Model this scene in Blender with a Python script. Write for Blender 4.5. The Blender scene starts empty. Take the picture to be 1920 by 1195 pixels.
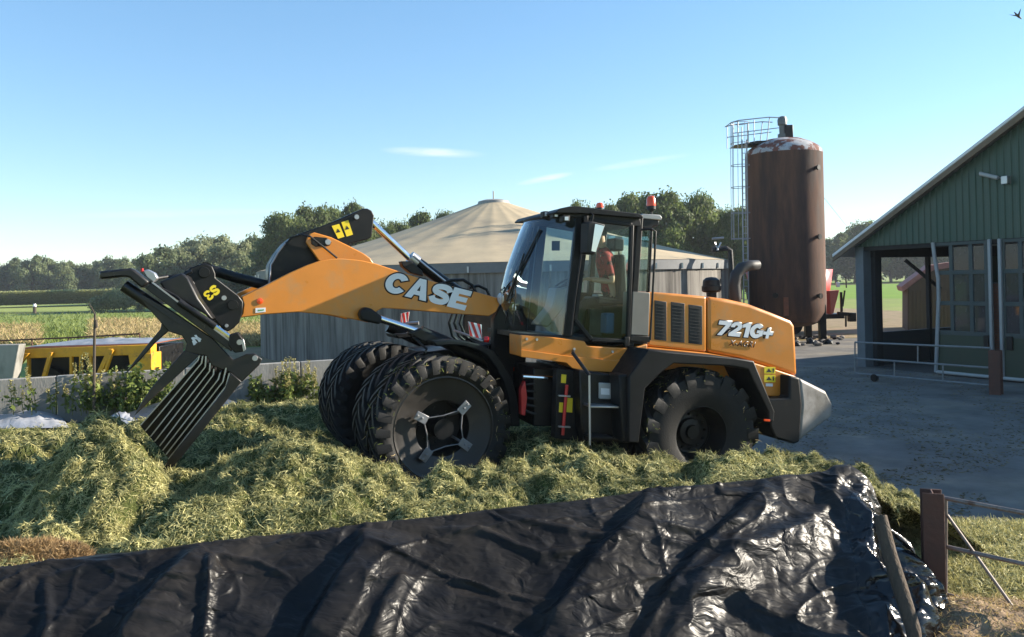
import bpy, bmesh, math, random
import numpy as np
from mathutils import Vector, Matrix
R = math.radians
rnd = random.Random(7)
S = bpy.context.scene
COL = S.collection

# ---------------------------------------------------------------- camera, sky, sun, exposure
# picture measurements (1920 x 1195): focal length in pixels, principal point, camera roll and height
F, CX, CY, H = 1507.0, 960.0, 528.0, 2.8
ROLL = R(1.4)
cam_d = bpy.data.cameras.new('camera')
cam = bpy.data.objects.new('camera', cam_d); COL.objects.link(cam)
cam_d.sensor_width = 36.0; cam_d.lens = 36.0 * F / 1920.0
cam_d.clip_start = 0.05; cam_d.clip_end = 9000
cam_d.shift_y = -(597.5 - CY) / 1920.0
cam.matrix_world = Matrix.Translation((0, 0, H)) @ Matrix.Rotation(R(90), 4, 'X') @ Matrix.Rotation(ROLL * -1, 4, 'Z')
S.camera = cam

SUN_AZ, SUN_EL = R(13.0), R(21.0)          # degrees behind the picture's right-hand side, elevation
sun_dir = Vector((math.cos(SUN_EL) * math.cos(SUN_AZ), math.cos(SUN_EL) * math.sin(SUN_AZ), math.sin(SUN_EL)))
sd = bpy.data.lights.new('sun', 'SUN'); sd.energy = 5.0; sd.angle = R(0.55); sd.color = (1.0, 0.90, 0.75)
sun = bpy.data.objects.new('sun', sd); COL.objects.link(sun)
sun.rotation_euler = (-sun_dir).to_track_quat('-Z', 'Y').to_euler(); sun.location = sun_dir * 60

W = bpy.data.worlds.new('World'); S.world = W; W.use_nodes = True
nt = W.node_tree; nt.nodes.clear()
wo = nt.nodes.new('ShaderNodeOutputWorld'); bg = nt.nodes.new('ShaderNodeBackground')
sky = nt.nodes.new('ShaderNodeTexSky'); sky.sky_type = 'NISHITA'; sky.sun_disc = False
sky.sun_elevation = SUN_EL; sky.sun_rotation = R(90) - SUN_AZ
sky.altitude = 20; sky.air_density = 1.0; sky.dust_density = 0.0; sky.ozone_density = 3.0
bg.inputs['Strength'].default_value = 0.122
hs = nt.nodes.new('ShaderNodeHueSaturation'); hs.inputs['Saturation'].default_value = 1.26; hs.inputs['Value'].default_value = 1.12
gm = nt.nodes.new('ShaderNodeGamma'); gm.inputs['Gamma'].default_value = .70; nt.links.new(sky.outputs[0], gm.inputs['Color']); nt.links.new(gm.outputs[0], hs.inputs['Color'])
# thin cirrus: streaks of noise, windowed to three wisps of the sky
def wn(t, **k):
    n = nt.nodes.new(t)
    for a, b in k.items(): setattr(n, a, b)
    return n
tc = wn('ShaderNodeTexCoord'); sep = wn('ShaderNodeSeparateXYZ'); nt.links.new(tc.outputs['Generated'], sep.inputs[0])
def wm(op, a, b=None, clamp=False):
    n = wn('ShaderNodeMath', operation=op, use_clamp=clamp)
    for i, x in enumerate((a, b)):
        if x is None: continue
        if isinstance(x, (int, float)): n.inputs[i].default_value = x
        else: nt.links.new(x, n.inputs[i])
    return n.outputs[0]
yy = wm('MAXIMUM', sep.outputs['Y'], 0.05)
ax, az = wm('DIVIDE', sep.outputs['X'], yy), wm('DIVIDE', sep.outputs['Z'], yy)
cmb = wn('ShaderNodeCombineXYZ')
nt.links.new(wm('MULTIPLY', ax, 14.0), cmb.inputs[0]); nt.links.new(wm('MULTIPLY', az, 90.0), cmb.inputs[1])
no = wn('ShaderNodeTexNoise'); no.inputs['Scale'].default_value = 1.0; no.inputs['Detail'].default_value = 5.0
no.inputs['Roughness'].default_value = 0.6; nt.links.new(cmb.outputs[0], no.inputs['Vector'])
total = None
for (cx, cz, ang, la, lb, amp) in [(-.094, .163, -.07, .070, .0070, .6), (.045, .127, .17, .040, .0050, .5), (.163, .144, .13, .070, .0052, .32), (-.42, .095, .0, .16, .006, .2)]:
    dx, dz = wm('SUBTRACT', ax, cx), wm('SUBTRACT', az, cz)
    u = wm('ADD', wm('MULTIPLY', dx, math.cos(ang)), wm('MULTIPLY', dz, math.sin(ang)))
    v = wm('SUBTRACT', wm('MULTIPLY', dz, math.cos(ang)), wm('MULTIPLY', dx, math.sin(ang)))
    q = wm('ADD', wm('POWER', wm('ABSOLUTE', wm('DIVIDE', u, la)), 2.0), wm('POWER', wm('ABSOLUTE', wm('DIVIDE', v, lb)), 2.0))
    m = wm('MULTIPLY', wm('POWER', wm('SUBTRACT', 1.0, q, clamp=True), 1.4), amp)
    total = m if total is None else wm('ADD', total, m)
mask = wm('MULTIPLY', total, wm('SUBTRACT', wm('MULTIPLY', no.outputs['Fac'], 2.4), .45, clamp=True), clamp=True)
mx = wn('ShaderNodeMix', data_type='RGBA'); nt.links.new(mask, mx.inputs['Factor'])
tin = wn('ShaderNodeMix', data_type='RGBA', blend_type='MULTIPLY'); tin.inputs['Factor'].default_value = 1; tin.inputs['B'].default_value = (.96, 1.0, 1.02, 1); nt.links.new(hs.outputs[0], tin.inputs['A']); nt.links.new(tin.outputs['Result'], mx.inputs['A']); mx.inputs['B'].default_value = (3.9, 3.95, 3.9, 1)
nt.links.new(mx.outputs['Result'], bg.inputs['Color']); nt.links.new(bg.outputs[0], wo.inputs[0])
vs = S.view_settings
vs.view_transform = 'Standard'; vs.look = 'None'; vs.gamma = 1.0; vs.use_curve_mapping = False; vs.exposure = 1.42
try:
    S.cycles.use_denoising = True; S.cycles.max_bounces = 6; S.cycles.diffuse_bounces = 3; S.cycles.glossy_bounces = 3; S.cycles.transparent_max_bounces = 10
except Exception: pass

# ---------------------------------------------------------------- helpers
sR, cR = math.sin(ROLL), math.cos(ROLL)
def lev(px, py):                       # picture -> levelled picture coordinates about the principal point
    dx, dy = px - CX, py - CY
    return cR * dx - sR * dy, sR * dx + cR * dy
def ray(px, py):
    x, y = lev(px, py); return Vector((x / F, 1.0, -y / F))
def at(px, py, d):
    r = ray(px, py); return Vector((r.x * d, d, H + r.z * d))
def gnd(px, py, z=0.0):
    r = ray(px, py); d = (z - H) / r.z; return Vector((r.x * d, d, z))

class Frame:
    """a vertical plane family in the place: origin, lateral axis n (towards the viewer) and along axis h"""
    def __init__(s, ox, oy, yaw):
        s.o = Vector((ox, oy, 0)); s.yaw = yaw
        s.h = Vector((-math.cos(yaw), -math.sin(yaw), 0)); s.n = Vector((math.sin(yaw), -math.cos(yaw), 0))
    def P(s, px, py, v):
        r = ray(px, py); t = (v + s.o.dot(s.n)) / (r.x * s.n.x + r.y * s.n.y)
        return Vector((r.x * t, t, H + r.z * t))
    def uw(s, px, py, v):
        p = s.P(px, py, v); return ((p - s.o).dot(s.h), p.z)
    def W(s, u, v, w): return s.o + s.h * u + s.n * v + Vector((0, 0, w))

def tag(o, label=None, cat=None, group=None, kind=None):
    if label: o['label'] = label
    if cat: o['category'] = cat
    if group: o['group'] = group
    if kind: o['kind'] = kind
    return o
def thing(name, loc, label, cat, group=None):
    o = bpy.data.objects.new(name, None); COL.objects.link(o); o.location = loc
    o.empty_display_size = 0.3
    return tag(o, label, cat, group)
def wloc(p):
    v = Vector((0, 0, 0))
    while p is not None: v += Vector(p.location); p = p.parent
    return v
def copy_tree(o, parent=None):
    c = o.copy(); COL.objects.link(c); c.parent = parent
    for ch in list(o.children): copy_tree(ch, c)
    return c

class MB:
    def __init__(s): s.v = []; s.f = []; s.mi = []; s.cur = 0
    def add(s, vs, fs):
        b = len(s.v); s.v += [tuple(x) for x in vs]; s.f += [tuple(i + b for i in f) for f in fs]; s.mi += [s.cur] * len(fs); return s
    def box(s, c, size, mat3=None):
        c = Vector(c); x, y, z = (a / 2 for a in size)
        pts = [Vector((i * x, j * y, k * z)) for i in (-1, 1) for j in (-1, 1) for k in (-1, 1)]
        if mat3 is not None: pts = [mat3 @ p for p in pts]
        return s.add([c + p for p in pts], [(0, 1, 3, 2), (4, 6, 7, 5), (0, 4, 5, 1), (2, 3, 7, 6), (0, 2, 6, 4), (1, 5, 7, 3)])
    def prism(s, front, off):
        n = len(front); off = Vector(off) if not isinstance(off, list) else off
        back = [p + off for p in front] if isinstance(off, Vector) else off
        fs = [tuple(range(n)), tuple(range(2 * n - 1, n - 1, -1))] + [(i, i + n, (i + 1) % n + n, (i + 1) % n) for i in range(n)]
        return s.add(list(front) + list(back), fs)
    def bar(s, a, b, w, t, up=(0, 0, 1)):
        a, b = Vector(a), Vector(b); d = (b - a).normalized(); up = Vector(up)
        x = d.cross(up)
        if x.length < 1e-4: x = d.cross(Vector((1, 0, 0)))
        x.normalize(); y = x.cross(d).normalized()
        q = [x * w / 2 + y * t / 2, -x * w / 2 + y * t / 2, -x * w / 2 - y * t / 2, x * w / 2 - y * t / 2]
        return s.add([a + k for k in q] + [b + k for k in q], [(3, 2, 1, 0), (4, 5, 6, 7)] + [(i, (i + 1) % 4, (i + 1) % 4 + 4, i + 4) for i in range(4)])
    def tube(s, path, r, n=10, cap=True):
        path = [Vector(p) for p in path]; m = len(path)
        rs = r if isinstance(r, (list, tuple)) else [r] * m
        t0 = (path[1] - path[0]).normalized(); a = t0.orthogonal().normalized()
        vs = []
        for i, p in enumerate(path):
            t = (path[min(i + 1, m - 1)] - path[max(i - 1, 0)]).normalized()
            a = (a - t * a.dot(t)); a = a.normalized() if a.length > 1e-6 else t.orthogonal().normalized(); b = t.cross(a)
            for k in range(n):
                th = 2 * math.pi * k / n; vs.append(p + (a * math.cos(th) + b * math.sin(th)) * rs[i])
        fs = [(i * n + k, i * n + (k + 1) % n, (i + 1) * n + (k + 1) % n, (i + 1) * n + k) for i in range(m - 1) for k in range(n)]
        if cap: fs += [tuple(range(n - 1, -1, -1)), tuple((m - 1) * n + k for k in range(n))]
        return s.add(vs, fs)
    def lathe(s, prof, c, axis, n=32, a0=0, a1=2 * math.pi, cap=False):
        """prof: (along axis, radius) pairs"""
        c = Vector(c); ax = Vector(axis).normalized(); a = ax.orthogonal().normalized(); b = ax.cross(a)
        full = abs(a1 - a0 - 2 * math.pi) < 1e-5; cols = n if full else n + 1; vs = []
        for (z, r) in prof:
            for k in range(cols):
                th = a0 + (a1 - a0) * k / n; vs.append(c + ax * z + (a * math.cos(th) + b * math.sin(th)) * r)
        fs = []
        for i in range(len(prof) - 1):
            for k in range(n):
                k2 = (k + 1) % cols; fs.append((i * cols + k, i * cols + k2, (i + 1) * cols + k2, (i + 1) * cols + k))
        if cap: fs += [tuple(range(cols - 1, -1, -1)), tuple((len(prof) - 1) * cols + k for k in range(cols))]
        return s.add(vs, fs)
    def grid(s, P):
        """P: 2-D list of points"""
        m, n = len(P), len(P[0])
        return s.add([p for row in P for p in row], [(i * n + j, i * n + j + 1, (i + 1) * n + j + 1, (i + 1) * n + j) for i in range(m - 1) for j in range(n - 1)])
    def build(s, name, mat, parent=None, bevel=0, seg=2, smooth=35, recalc=True, local=False, solid=0):
        off = Vector((0, 0, 0)) if (local or parent is None) else wloc(parent)
        me = bpy.data.meshes.new(name)
        me.from_pydata([(x - off.x, y - off.y, z - off.z) for x, y, z in s.v], [], s.f)
        if any(s.mi): me.polygons.foreach_set('material_index', s.mi)
        if recalc:
            bm = bmesh.new(); bm.from_mesh(me); bmesh.ops.recalc_face_normals(bm, faces=bm.faces); bm.to_mesh(me); bm.free()
        return finish(me, name, mat, parent, bevel, seg, smooth, solid)
def finish(me, name, mat, parent=None, bevel=0, seg=2, smooth=35, solid=0):
    for m in (mat if isinstance(mat, (list, tuple)) else [mat]): me.materials.append(m)
    if smooth:
        me.polygons.foreach_set('use_smooth', [True] * len(me.polygons)); me.set_sharp_from_angle(angle=R(smooth))
    o = bpy.data.objects.new(name, me); COL.objects.link(o); o.parent = parent
    if solid:
        q = o.modifiers.new('solidify', 'SOLIDIFY'); q.thickness = solid; q.offset = 0
    if bevel:
        b = o.modifiers.new('bevel', 'BEVEL'); b.width = bevel; b.segments = seg; b.limit_method = 'ANGLE'; b.angle_limit = R(40); b.harden_normals = False
    return o

# numpy noise
def _h(ix, iy, iz, seed):
    n = (ix.astype(np.int64) * 374761393 + iy.astype(np.int64) * 668265263 + iz.astype(np.int64) * 2147483647 + seed * 974634777) & 0xffffffff
    n = ((n ^ (n >> 13)) * 1274126177) & 0xffffffff; n = (n ^ (n >> 16)) & 0xffffffff
    return n.astype(np.float64) / 4294967295.0
def vnoise(x, y, z=0.0, seed=0):
    x, y = np.asarray(x, float), np.asarray(y, float); z = np.zeros_like(x) + z
    ix, iy, iz = np.floor(x), np.floor(y), np.floor(z); fx, fy, fz = x - ix, y - iy, z - iz
    fx, fy, fz = fx * fx * (3 - 2 * fx), fy * fy * (3 - 2 * fy), fz * fz * (3 - 2 * fz)
    def L(a, b, t): return a + (b - a) * t
    c = lambda i, j, k: _h(ix + i, iy + j, iz + k, seed)
    return L(L(L(c(0, 0, 0), c(1, 0, 0), fx), L(c(0, 1, 0), c(1, 1, 0), fx), fy), L(L(c(0, 0, 1), c(1, 0, 1), fx), L(c(0, 1, 1), c(1, 1, 1), fx), fy), fz)
def fbm(x, y, oct=4, seed=0, gain=.5):
    t = 0; a = 1; s_ = 0
    for i in range(oct):
        t = t + a * vnoise(np.asarray(x) * 2 ** i, np.asarray(y) * 2 ** i, 0.37 * i, seed + i); s_ += a; a *= gain
    return t / s_
def ridged(x, y, seed=0):
    return 1 - np.abs(2 * vnoise(x, y, 0.5, seed) - 1)

# ---------------------------------------------------------------- materials
MT = {}
def pmat(name, col, rough=.5, metal=0., var=.15, vscale=6., bump=0., bscale=40., spec=.5, coat=0., col2=None, c2lo=.5, c2hi=.7, c2scale=3., stretch=(1, 1, 1), rvar=.12, alpha=1, emit=None, detail=5):
    m = bpy.data.materials.new(name); m.use_nodes = True; t = m.node_tree; N = t.nodes; L = t.links
    p = N['Principled BSDF']; p.inputs['Roughness'].default_value = rough; p.inputs['Metallic'].default_value = metal
    p.inputs['Specular IOR Level'].default_value = spec; p.inputs['Coat Weight'].default_value = coat; p.inputs['Coat Roughness'].default_value = .12
    tcn = N.new('ShaderNodeTexCoord'); mp = N.new('ShaderNodeMapping'); mp.inputs['Scale'].default_value = stretch
    L.new(tcn.outputs['Object'], mp.inputs[0])
    n1 = N.new('ShaderNodeTexNoise'); n1.inputs['Scale'].default_value = vscale; n1.inputs['Detail'].default_value = detail; n1.inputs['Roughness'].default_value = .62
    L.new(mp.outputs[0], n1.inputs['Vector'])
    mr = N.new('ShaderNodeMapRange'); mr.inputs['From Min'].default_value = .25; mr.inputs['From Max'].default_value = .75
    mr.inputs['To Min'].default_value = 1 - var; mr.inputs['To Max'].default_value = 1 + var; L.new(n1.outputs['Fac'], mr.inputs['Value'])
    src = None
    if col2 is not None:
        n2 = N.new('ShaderNodeTexNoise'); n2.inputs['Scale'].default_value = c2scale; n2.inputs['Detail'].default_value = 6; n2.inputs['Roughness'].default_value = .65
        L.new(mp.outputs[0], n2.inputs['Vector'])
        m2 = N.new('ShaderNodeMapRange'); m2.inputs['From Min'].default_value = c2lo; m2.inputs['From Max'].default_value = c2hi; L.new(n2.outputs['Fac'], m2.inputs['Value'])
        mc = N.new('ShaderNodeMix'); mc.data_type = 'RGBA'; mc.inputs['A'].default_value = (*col, 1); mc.inputs['B'].default_value = (*col2, 1); L.new(m2.outputs[0], mc.inputs['Factor'])
        src = mc.outputs['Result']
    mu = N.new('ShaderNodeMix'); mu.data_type = 'RGBA'; mu.blend_type = 'MULTIPLY'; mu.inputs['Factor'].default_value = 1
    if src: L.new(src, mu.inputs['A'])
    else: mu.inputs['A'].default_value = (*col, 1)
    L.new(mr.outputs[0], mu.inputs['B']); L.new(mu.outputs['Result'], p.inputs['Base Color'])
    if rvar:
        r2 = N.new('ShaderNodeMapRange'); r2.inputs['From Min'].default_value = .3; r2.inputs['From Max'].default_value = .7
        r2.inputs['To Min'].default_value = max(.02, rough - rvar); r2.inputs['To Max'].default_value = min(1, rough + rvar)
        L.new(n1.outputs['Fac'], r2.inputs['Value']); L.new(r2.outputs[0], p.inputs['Roughness'])
    if bump:
        n3 = N.new('ShaderNodeTexNoise'); n3.inputs['Scale'].default_value = bscale; n3.inputs['Detail'].default_value = 5; L.new(mp.outputs[0], n3.inputs['Vector'])
        bp = N.new('ShaderNodeBump'); bp.inputs['Strength'].default_value = bump; bp.inputs['Distance'].default_value = .02
        L.new(n3.outputs['Fac'], bp.inputs['Height']); L.new(bp.outputs[0], p.inputs['Normal'])
    if emit: p.inputs['Emission Color'].default_value = (*emit[:3], 1); p.inputs['Emission Strength'].default_value = emit[3]
    MT[name] = m; return m
def leafmat(name, a, b, rough=.6, trans=.25):
    """leaf colour runs from a to b with the vertex attribute 'tint'"""
    m = bpy.data.materials.new(name); m.use_nodes = True; t = m.node_tree; N = t.nodes; L = t.links
    p = N['Principled BSDF']; p.inputs['Roughness'].default_value = rough; p.inputs['Specular IOR Level'].default_value = .3
    at_ = N.new('ShaderNodeAttribute'); at_.attribute_name = 'tint'
    mc = N.new('ShaderNodeMix'); mc.data_type = 'RGBA'; mc.inputs['A'].default_value = (*a, 1); mc.inputs['B'].default_value = (*b, 1)
    L.new(at_.outputs['Fac'], mc.inputs['Factor']); L.new(mc.outputs['Result'], p.inputs['Base Color'])
    tr = N.new('ShaderNodeBsdfTranslucent'); L.new(mc.outputs['Result'], tr.inputs['Color'])
    ms = N.new('ShaderNodeMixShader'); ms.inputs[0].default_value = trans
    L.new(p.outputs[0], ms.inputs[1]); L.new(tr.outputs[0], ms.inputs[2]); L.new(ms.outputs[0], N['Material Output'].inputs['Surface'])
    MT[name] = m; return m
def glassmat(name, tint=(.8, .9, .88), refl=1.0, dirt=.03):
    m = bpy.data.materials.new(name); m.use_nodes = True; t = m.node_tree; N = t.nodes; L = t.links
    N.remove(N['Principled BSDF'])
    tr = N.new('ShaderNodeBsdfTransparent'); tr.inputs[0].default_value = (*tint, 1)
    gl = N.new('ShaderNodeBsdfGlossy'); gl.inputs['Roughness'].default_value = .03; gl.inputs['Color'].default_value = (.95, .97, 1, 1)
    fr = N.new('ShaderNodeFresnel'); fr.inputs['IOR'].default_value = 1.5
    mm = N.new('ShaderNodeMath'); mm.operation = 'MULTIPLY'; mm.inputs[1].default_value = refl; mm.use_clamp = True; L.new(fr.outputs[0], mm.inputs[0])
    s1 = N.new('ShaderNodeMixShader'); L.new(mm.outputs[0], s1.inputs[0]); L.new(tr.outputs[0], s1.inputs[1]); L.new(gl.outputs[0], s1.inputs[2])
    df = N.new('ShaderNodeBsdfDiffuse'); df.inputs[0].default_value = (.38, .38, .41, 1)
    nz = N.new('ShaderNodeTexNoise'); nz.inputs['Scale'].default_value = 5; nz.inputs['Detail'].default_value = 6
    md = N.new('ShaderNodeMath'); md.operation = 'MULTIPLY'; md.inputs[1].default_value = dirt * 2; L.new(nz.outputs['Fac'], md.inputs[0])
    s2 = N.new('ShaderNodeMixShader'); L.new(md.outputs[0], s2.inputs[0]); L.new(s1.outputs[0], s2.inputs[1]); L.new(df.outputs[0], s2.inputs[2])
    L.new(s2.outputs[0], N['Material Output'].inputs['Surface']); MT[name] = m; return m

orange = pmat('orange_paint', (.58, .203, .021), .38, var=.08, vscale=3, coat=.15, rvar=.12, col2=(.40, .22, .09), c2lo=.52, c2hi=.82, c2scale=3.2)
charcoal = pmat('charcoal_paint', (.010, .0105, .0115), .48, var=.25, vscale=5, rvar=.12, spec=.22, col2=(.032, .028, .022), c2lo=.58, c2hi=.82, c2scale=4)
black = pmat('black_steel', (.006, .006, .0065), .42, var=.3, vscale=8, rvar=.15, spec=.3, col2=(.026, .020, .014), c2lo=.6, c2hi=.8, c2scale=5)
dblack = pmat('black_plastic', (.005, .005, .0055), .6, var=.2)
greyp = pmat('grey_cab_panel', (.20, .185, .16), .5, var=.08)
rubber = pmat('tyre_rubber', (.009, .009, .009), .66, spec=.3, var=.3, vscale=10, col2=(.036, .031, .022), c2lo=.58, c2hi=.8, c2scale=7, bump=.12, bscale=60)
chrome = pmat('chrome_rod', (.72, .72, .74), .16, 1., var=.05, rvar=.06)
steel = pmat('zinc_steel', (.42, .42, .43), .38, .9, var=.15)
ltgrey = pmat('light_grey_plastic', (.34, .34, .33), .45, var=.1)
white = pmat('white_print', (.72, .73, .75), .45, var=.05)
blackprint = pmat('black_print', (.012, .011, .012), .5, var=.05)
yellow = pmat('yellow_decal', (.78, .60, .02), .45, var=.08)
redp = pmat('red_paint', (.50, .02, .02), .38, var=.12)
amber = pmat('amber_lens', (.75, .07, .004), .22, var=.05, coat=.4)
redlens = pmat('red_lens', (.55, .015, .015), .25, var=.05, coat=.4)
lensglass = pmat('lamp_lens', (.6, .62, .64), .12, .3, var=.1)
glass = glassmat('cab_glass', (.84, .92, .90), .38, .001)
wglass = glassmat('windscreen_glass', (.66, .80, .86), 2.0, .002)
dglass = glassmat('dusty_barn_glass', (.16, .17, .20), .6, .11)
skin = pmat('skin', (.62, .36, .24), .5, var=.08)
plaid = pmat('red_plaid_shirt', (.42, .035, .035), .85, var=.2, vscale=20, col2=(.03, .015, .015), c2lo=.5, c2hi=.56, c2scale=9)
trousers = pmat('dark_trousers', (.02, .025, .02), .9, var=.3)
hairm = pmat('brown_hair', (.05, .03, .018), .7, var=.3)
# ---------------------------------------------------------------- ground, yard, fields
field_m = pmat('field_grass', (.19, .235, .05), .9, var=.22, vscale=.35, col2=(.32, .28, .10), c2lo=.55, c2hi=.8, c2scale=.05, bump=.3, bscale=2.5, spec=.2)
yard_m = pmat('yard_concrete', (.155, .145, .13), .88, var=.35, vscale=1.3, col2=(.23, .20, .155), c2lo=.5, c2hi=.68, c2scale=.45, bump=.12, bscale=60, spec=.12, detail=9, rvar=0)
dirt_m = pmat('dry_dirt', (.27, .20, .12), .95, var=.25, vscale=2, col2=(.17, .15, .06), c2lo=.5, c2hi=.66, c2scale=.8, bump=.5, bscale=8, spec=.15)
conc_m = pmat('wall_concrete', (.27, .26, .24), .9, var=.2, vscale=3, col2=(.12, .115, .10), c2lo=.5, c2hi=.72, c2scale=2.2, stretch=(1, 1, .35), bump=.3, bscale=30, spec=.2)
def flat(name, pts, z, mat, kind='structure', sub=0):
    b = MB(); b.add([(p[0], p[1], z) for p in pts], [tuple(range(len(pts)))]); o = b.build(name, mat, smooth=0, recalc=False)
    return tag(o, kind=kind)
flat('ground', [(-4000, -40), (4000, -40), (4000, 6000), (-4000, 6000)], 0.0, field_m)
flat('farm_yard', [(-4.5, 3), (40, 3), (60, 34), (14.5, 35), (9.0, 33), (4, 31), (-4.5, 24)], 0.004, yard_m)
flat('dirt_track', [(4, 30.5), (9.0, 33), (16, 35), (30, 48), (26, 66), (12, 64), (8, 52), (2, 44), (-16, 36), (-16, 24), (-4.6, 24.1)], 0.008, dirt_m)
# straw-dry strips in the field and a mown strip
def patch(name, pts, z, mat): return flat(name, pts, z, mat)
dryf_m = pmat('dry_grass_ground', (.36, .27, .12), .95, var=.25, vscale=1.5, col2=(.17, .2, .05), c2lo=.52, c2hi=.68, c2scale=.3, bump=.4, bscale=5, spec=.1)
g = lambda px, py: gnd(px, py)
patch('dry_strip', [g(165, 640), g(330, 640), g(500, 640), g(500, 622), g(330, 606), g(300, 598), g(225, 600), g(180, 615)], .006, dryf_m)
patch('dry_strip', [g(-150, 648), g(75, 646), g(60, 626), g(20, 612), g(-150, 608)], .0065, dryf_m)
ditch_m = pmat('ditch_edge_grass', (.07, .085, .028), .95, var=.35, vscale=1.2, bump=.5, bscale=3, spec=.1)
patch('ditch', [g(-300, 594), g(250, 586), g(560, 584), g(560, 581), g(250, 583), g(-300, 589)], .007, ditch_m)
patch('mown_strip', [g(-300, 588), g(250, 581), g(560, 579), g(560, 574), g(250, 571), g(-300, 576)], .0075, pmat('pale_mown_grass', (.25, .29, .08), .9, var=.2, vscale=.4, spec=.1))
patch('far_field', [g(1380, 560), g(1900, 560), g(1900, 522.5), g(1380, 533)], .006, pmat('bright_pasture', (.16, .26, .035), .9, var=.2, vscale=.25, spec=.1))
patch('field_edge', [g(1380, 540.5), g(1900, 526.2), g(1900, 524.2), g(1380, 537.5)], .010, ditch_m)

# ---------------------------------------------------------------- silage bunker: far wall
BD = Vector((.951, .309, 0)); BT = Vector((-.309, .951, 0))
A0, A1 = at(0, 712, 1.75 * F / lev(0, 712)[1]), at(620, 675, 1.75 * F / lev(620, 675)[1])
wd = (A1 - A0).normalized(); wn_ = Vector((-wd.y, wd.x, 0)); wd.z = 0; wd.normalize()
WTOP = 1.05
bw = thing('bunker_wall', (A0.x, A0.y, 0), 'low grey concrete bunker wall running behind the grass with weeds at its foot', 'wall')
L0, L1, n = -9.0, 13.5, 9
for i in range(n):
    a = A0 + wd * (L0 + (L1 - L0) * i / n + .012); c = A0 + wd * (L0 + (L1 - L0) * (i + 1) / n - .012)
    b = MB(); zt = WTOP + rnd.uniform(-.008, .008)
    q = [Vector((p.x, p.y, z)) for p, z in ((a, -.15), (c, -.15), (c, zt), (a, zt))]
    b.prism(q, wn_ * .2); b.build('wall_panel', conc_m, bw, bevel=.012)

# ---------------------------------------------------------------- leaves, weeds, trees
def leaf_cloud(name, pts, nrm, size, mat, parent, tint, aspect=1.6, seed=1, tri=False, local=True, jitter=.7):
    """one small bent leaf face for each point"""
    rs = np.random.RandomState(seed); n = len(pts); pts = np.asarray(pts)
    a = nrm + jitter * rs.normal(size=(n, 3)); a /= np.linalg.norm(a, axis=1)[:, None] + 1e-9
    b = rs.normal(size=(n, 3)); b -= (b * a).sum(1)[:, None] * a; b /= np.linalg.norm(b, axis=1)[:, None] + 1e-9
    c = np.cross(a, b); s = (size * rs.uniform(.6, 1.35, n))[:, None]
    q = np.stack([pts - b * s * aspect * .5, pts + c * s * .42 + a * s * .12, pts + b * s * aspect * .5 - a * s * .1, pts - c * s * .42 + a * s * .12], 1).reshape(-1, 3)
    me = bpy.data.meshes.new(name); me.vertices.add(4 * n); me.vertices.foreach_set('co', q.ravel())
    me.loops.add(4 * n); me.loops.foreach_set('vertex_index', np.arange(4 * n, dtype=np.int32)); me.polygons.add(n)
    me.polygons.foreach_set('loop_start', np.arange(0, 4 * n, 4, dtype=np.int32))
    at_ = me.attributes.new('tint', 'FLOAT', 'POINT'); at_.data.foreach_set('value', np.repeat(np.clip(tint + rs.normal(0, .14, n), 0, 1), 4))
    me.update(); me.validate()
    return finish(me, name, mat, parent, smooth=0)
leaf_a = leafmat('oak_leaves', (.065, .092, .030), (.19, .235, .07), trans=.5)
leaf_b = leafmat('willow_leaves', (.11, .14, .065), (.33, .35, .18), trans=.5)
leaf_c = leafmat('far_wood_leaves', (.085, .115, .055), (.21, .25, .11), trans=.5)
weed_l = leafmat('weed_leaves', (.05, .085, .018), (.20, .24, .05))
seed_l = leafmat('seed_head_straw', (.22, .20, .07), (.48, .42, .17), trans=.3)
bark = pmat('bark', (.07, .055, .04), .9, var=.3, bump=.6, bscale=12, stretch=(1, 1, .3))
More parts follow.
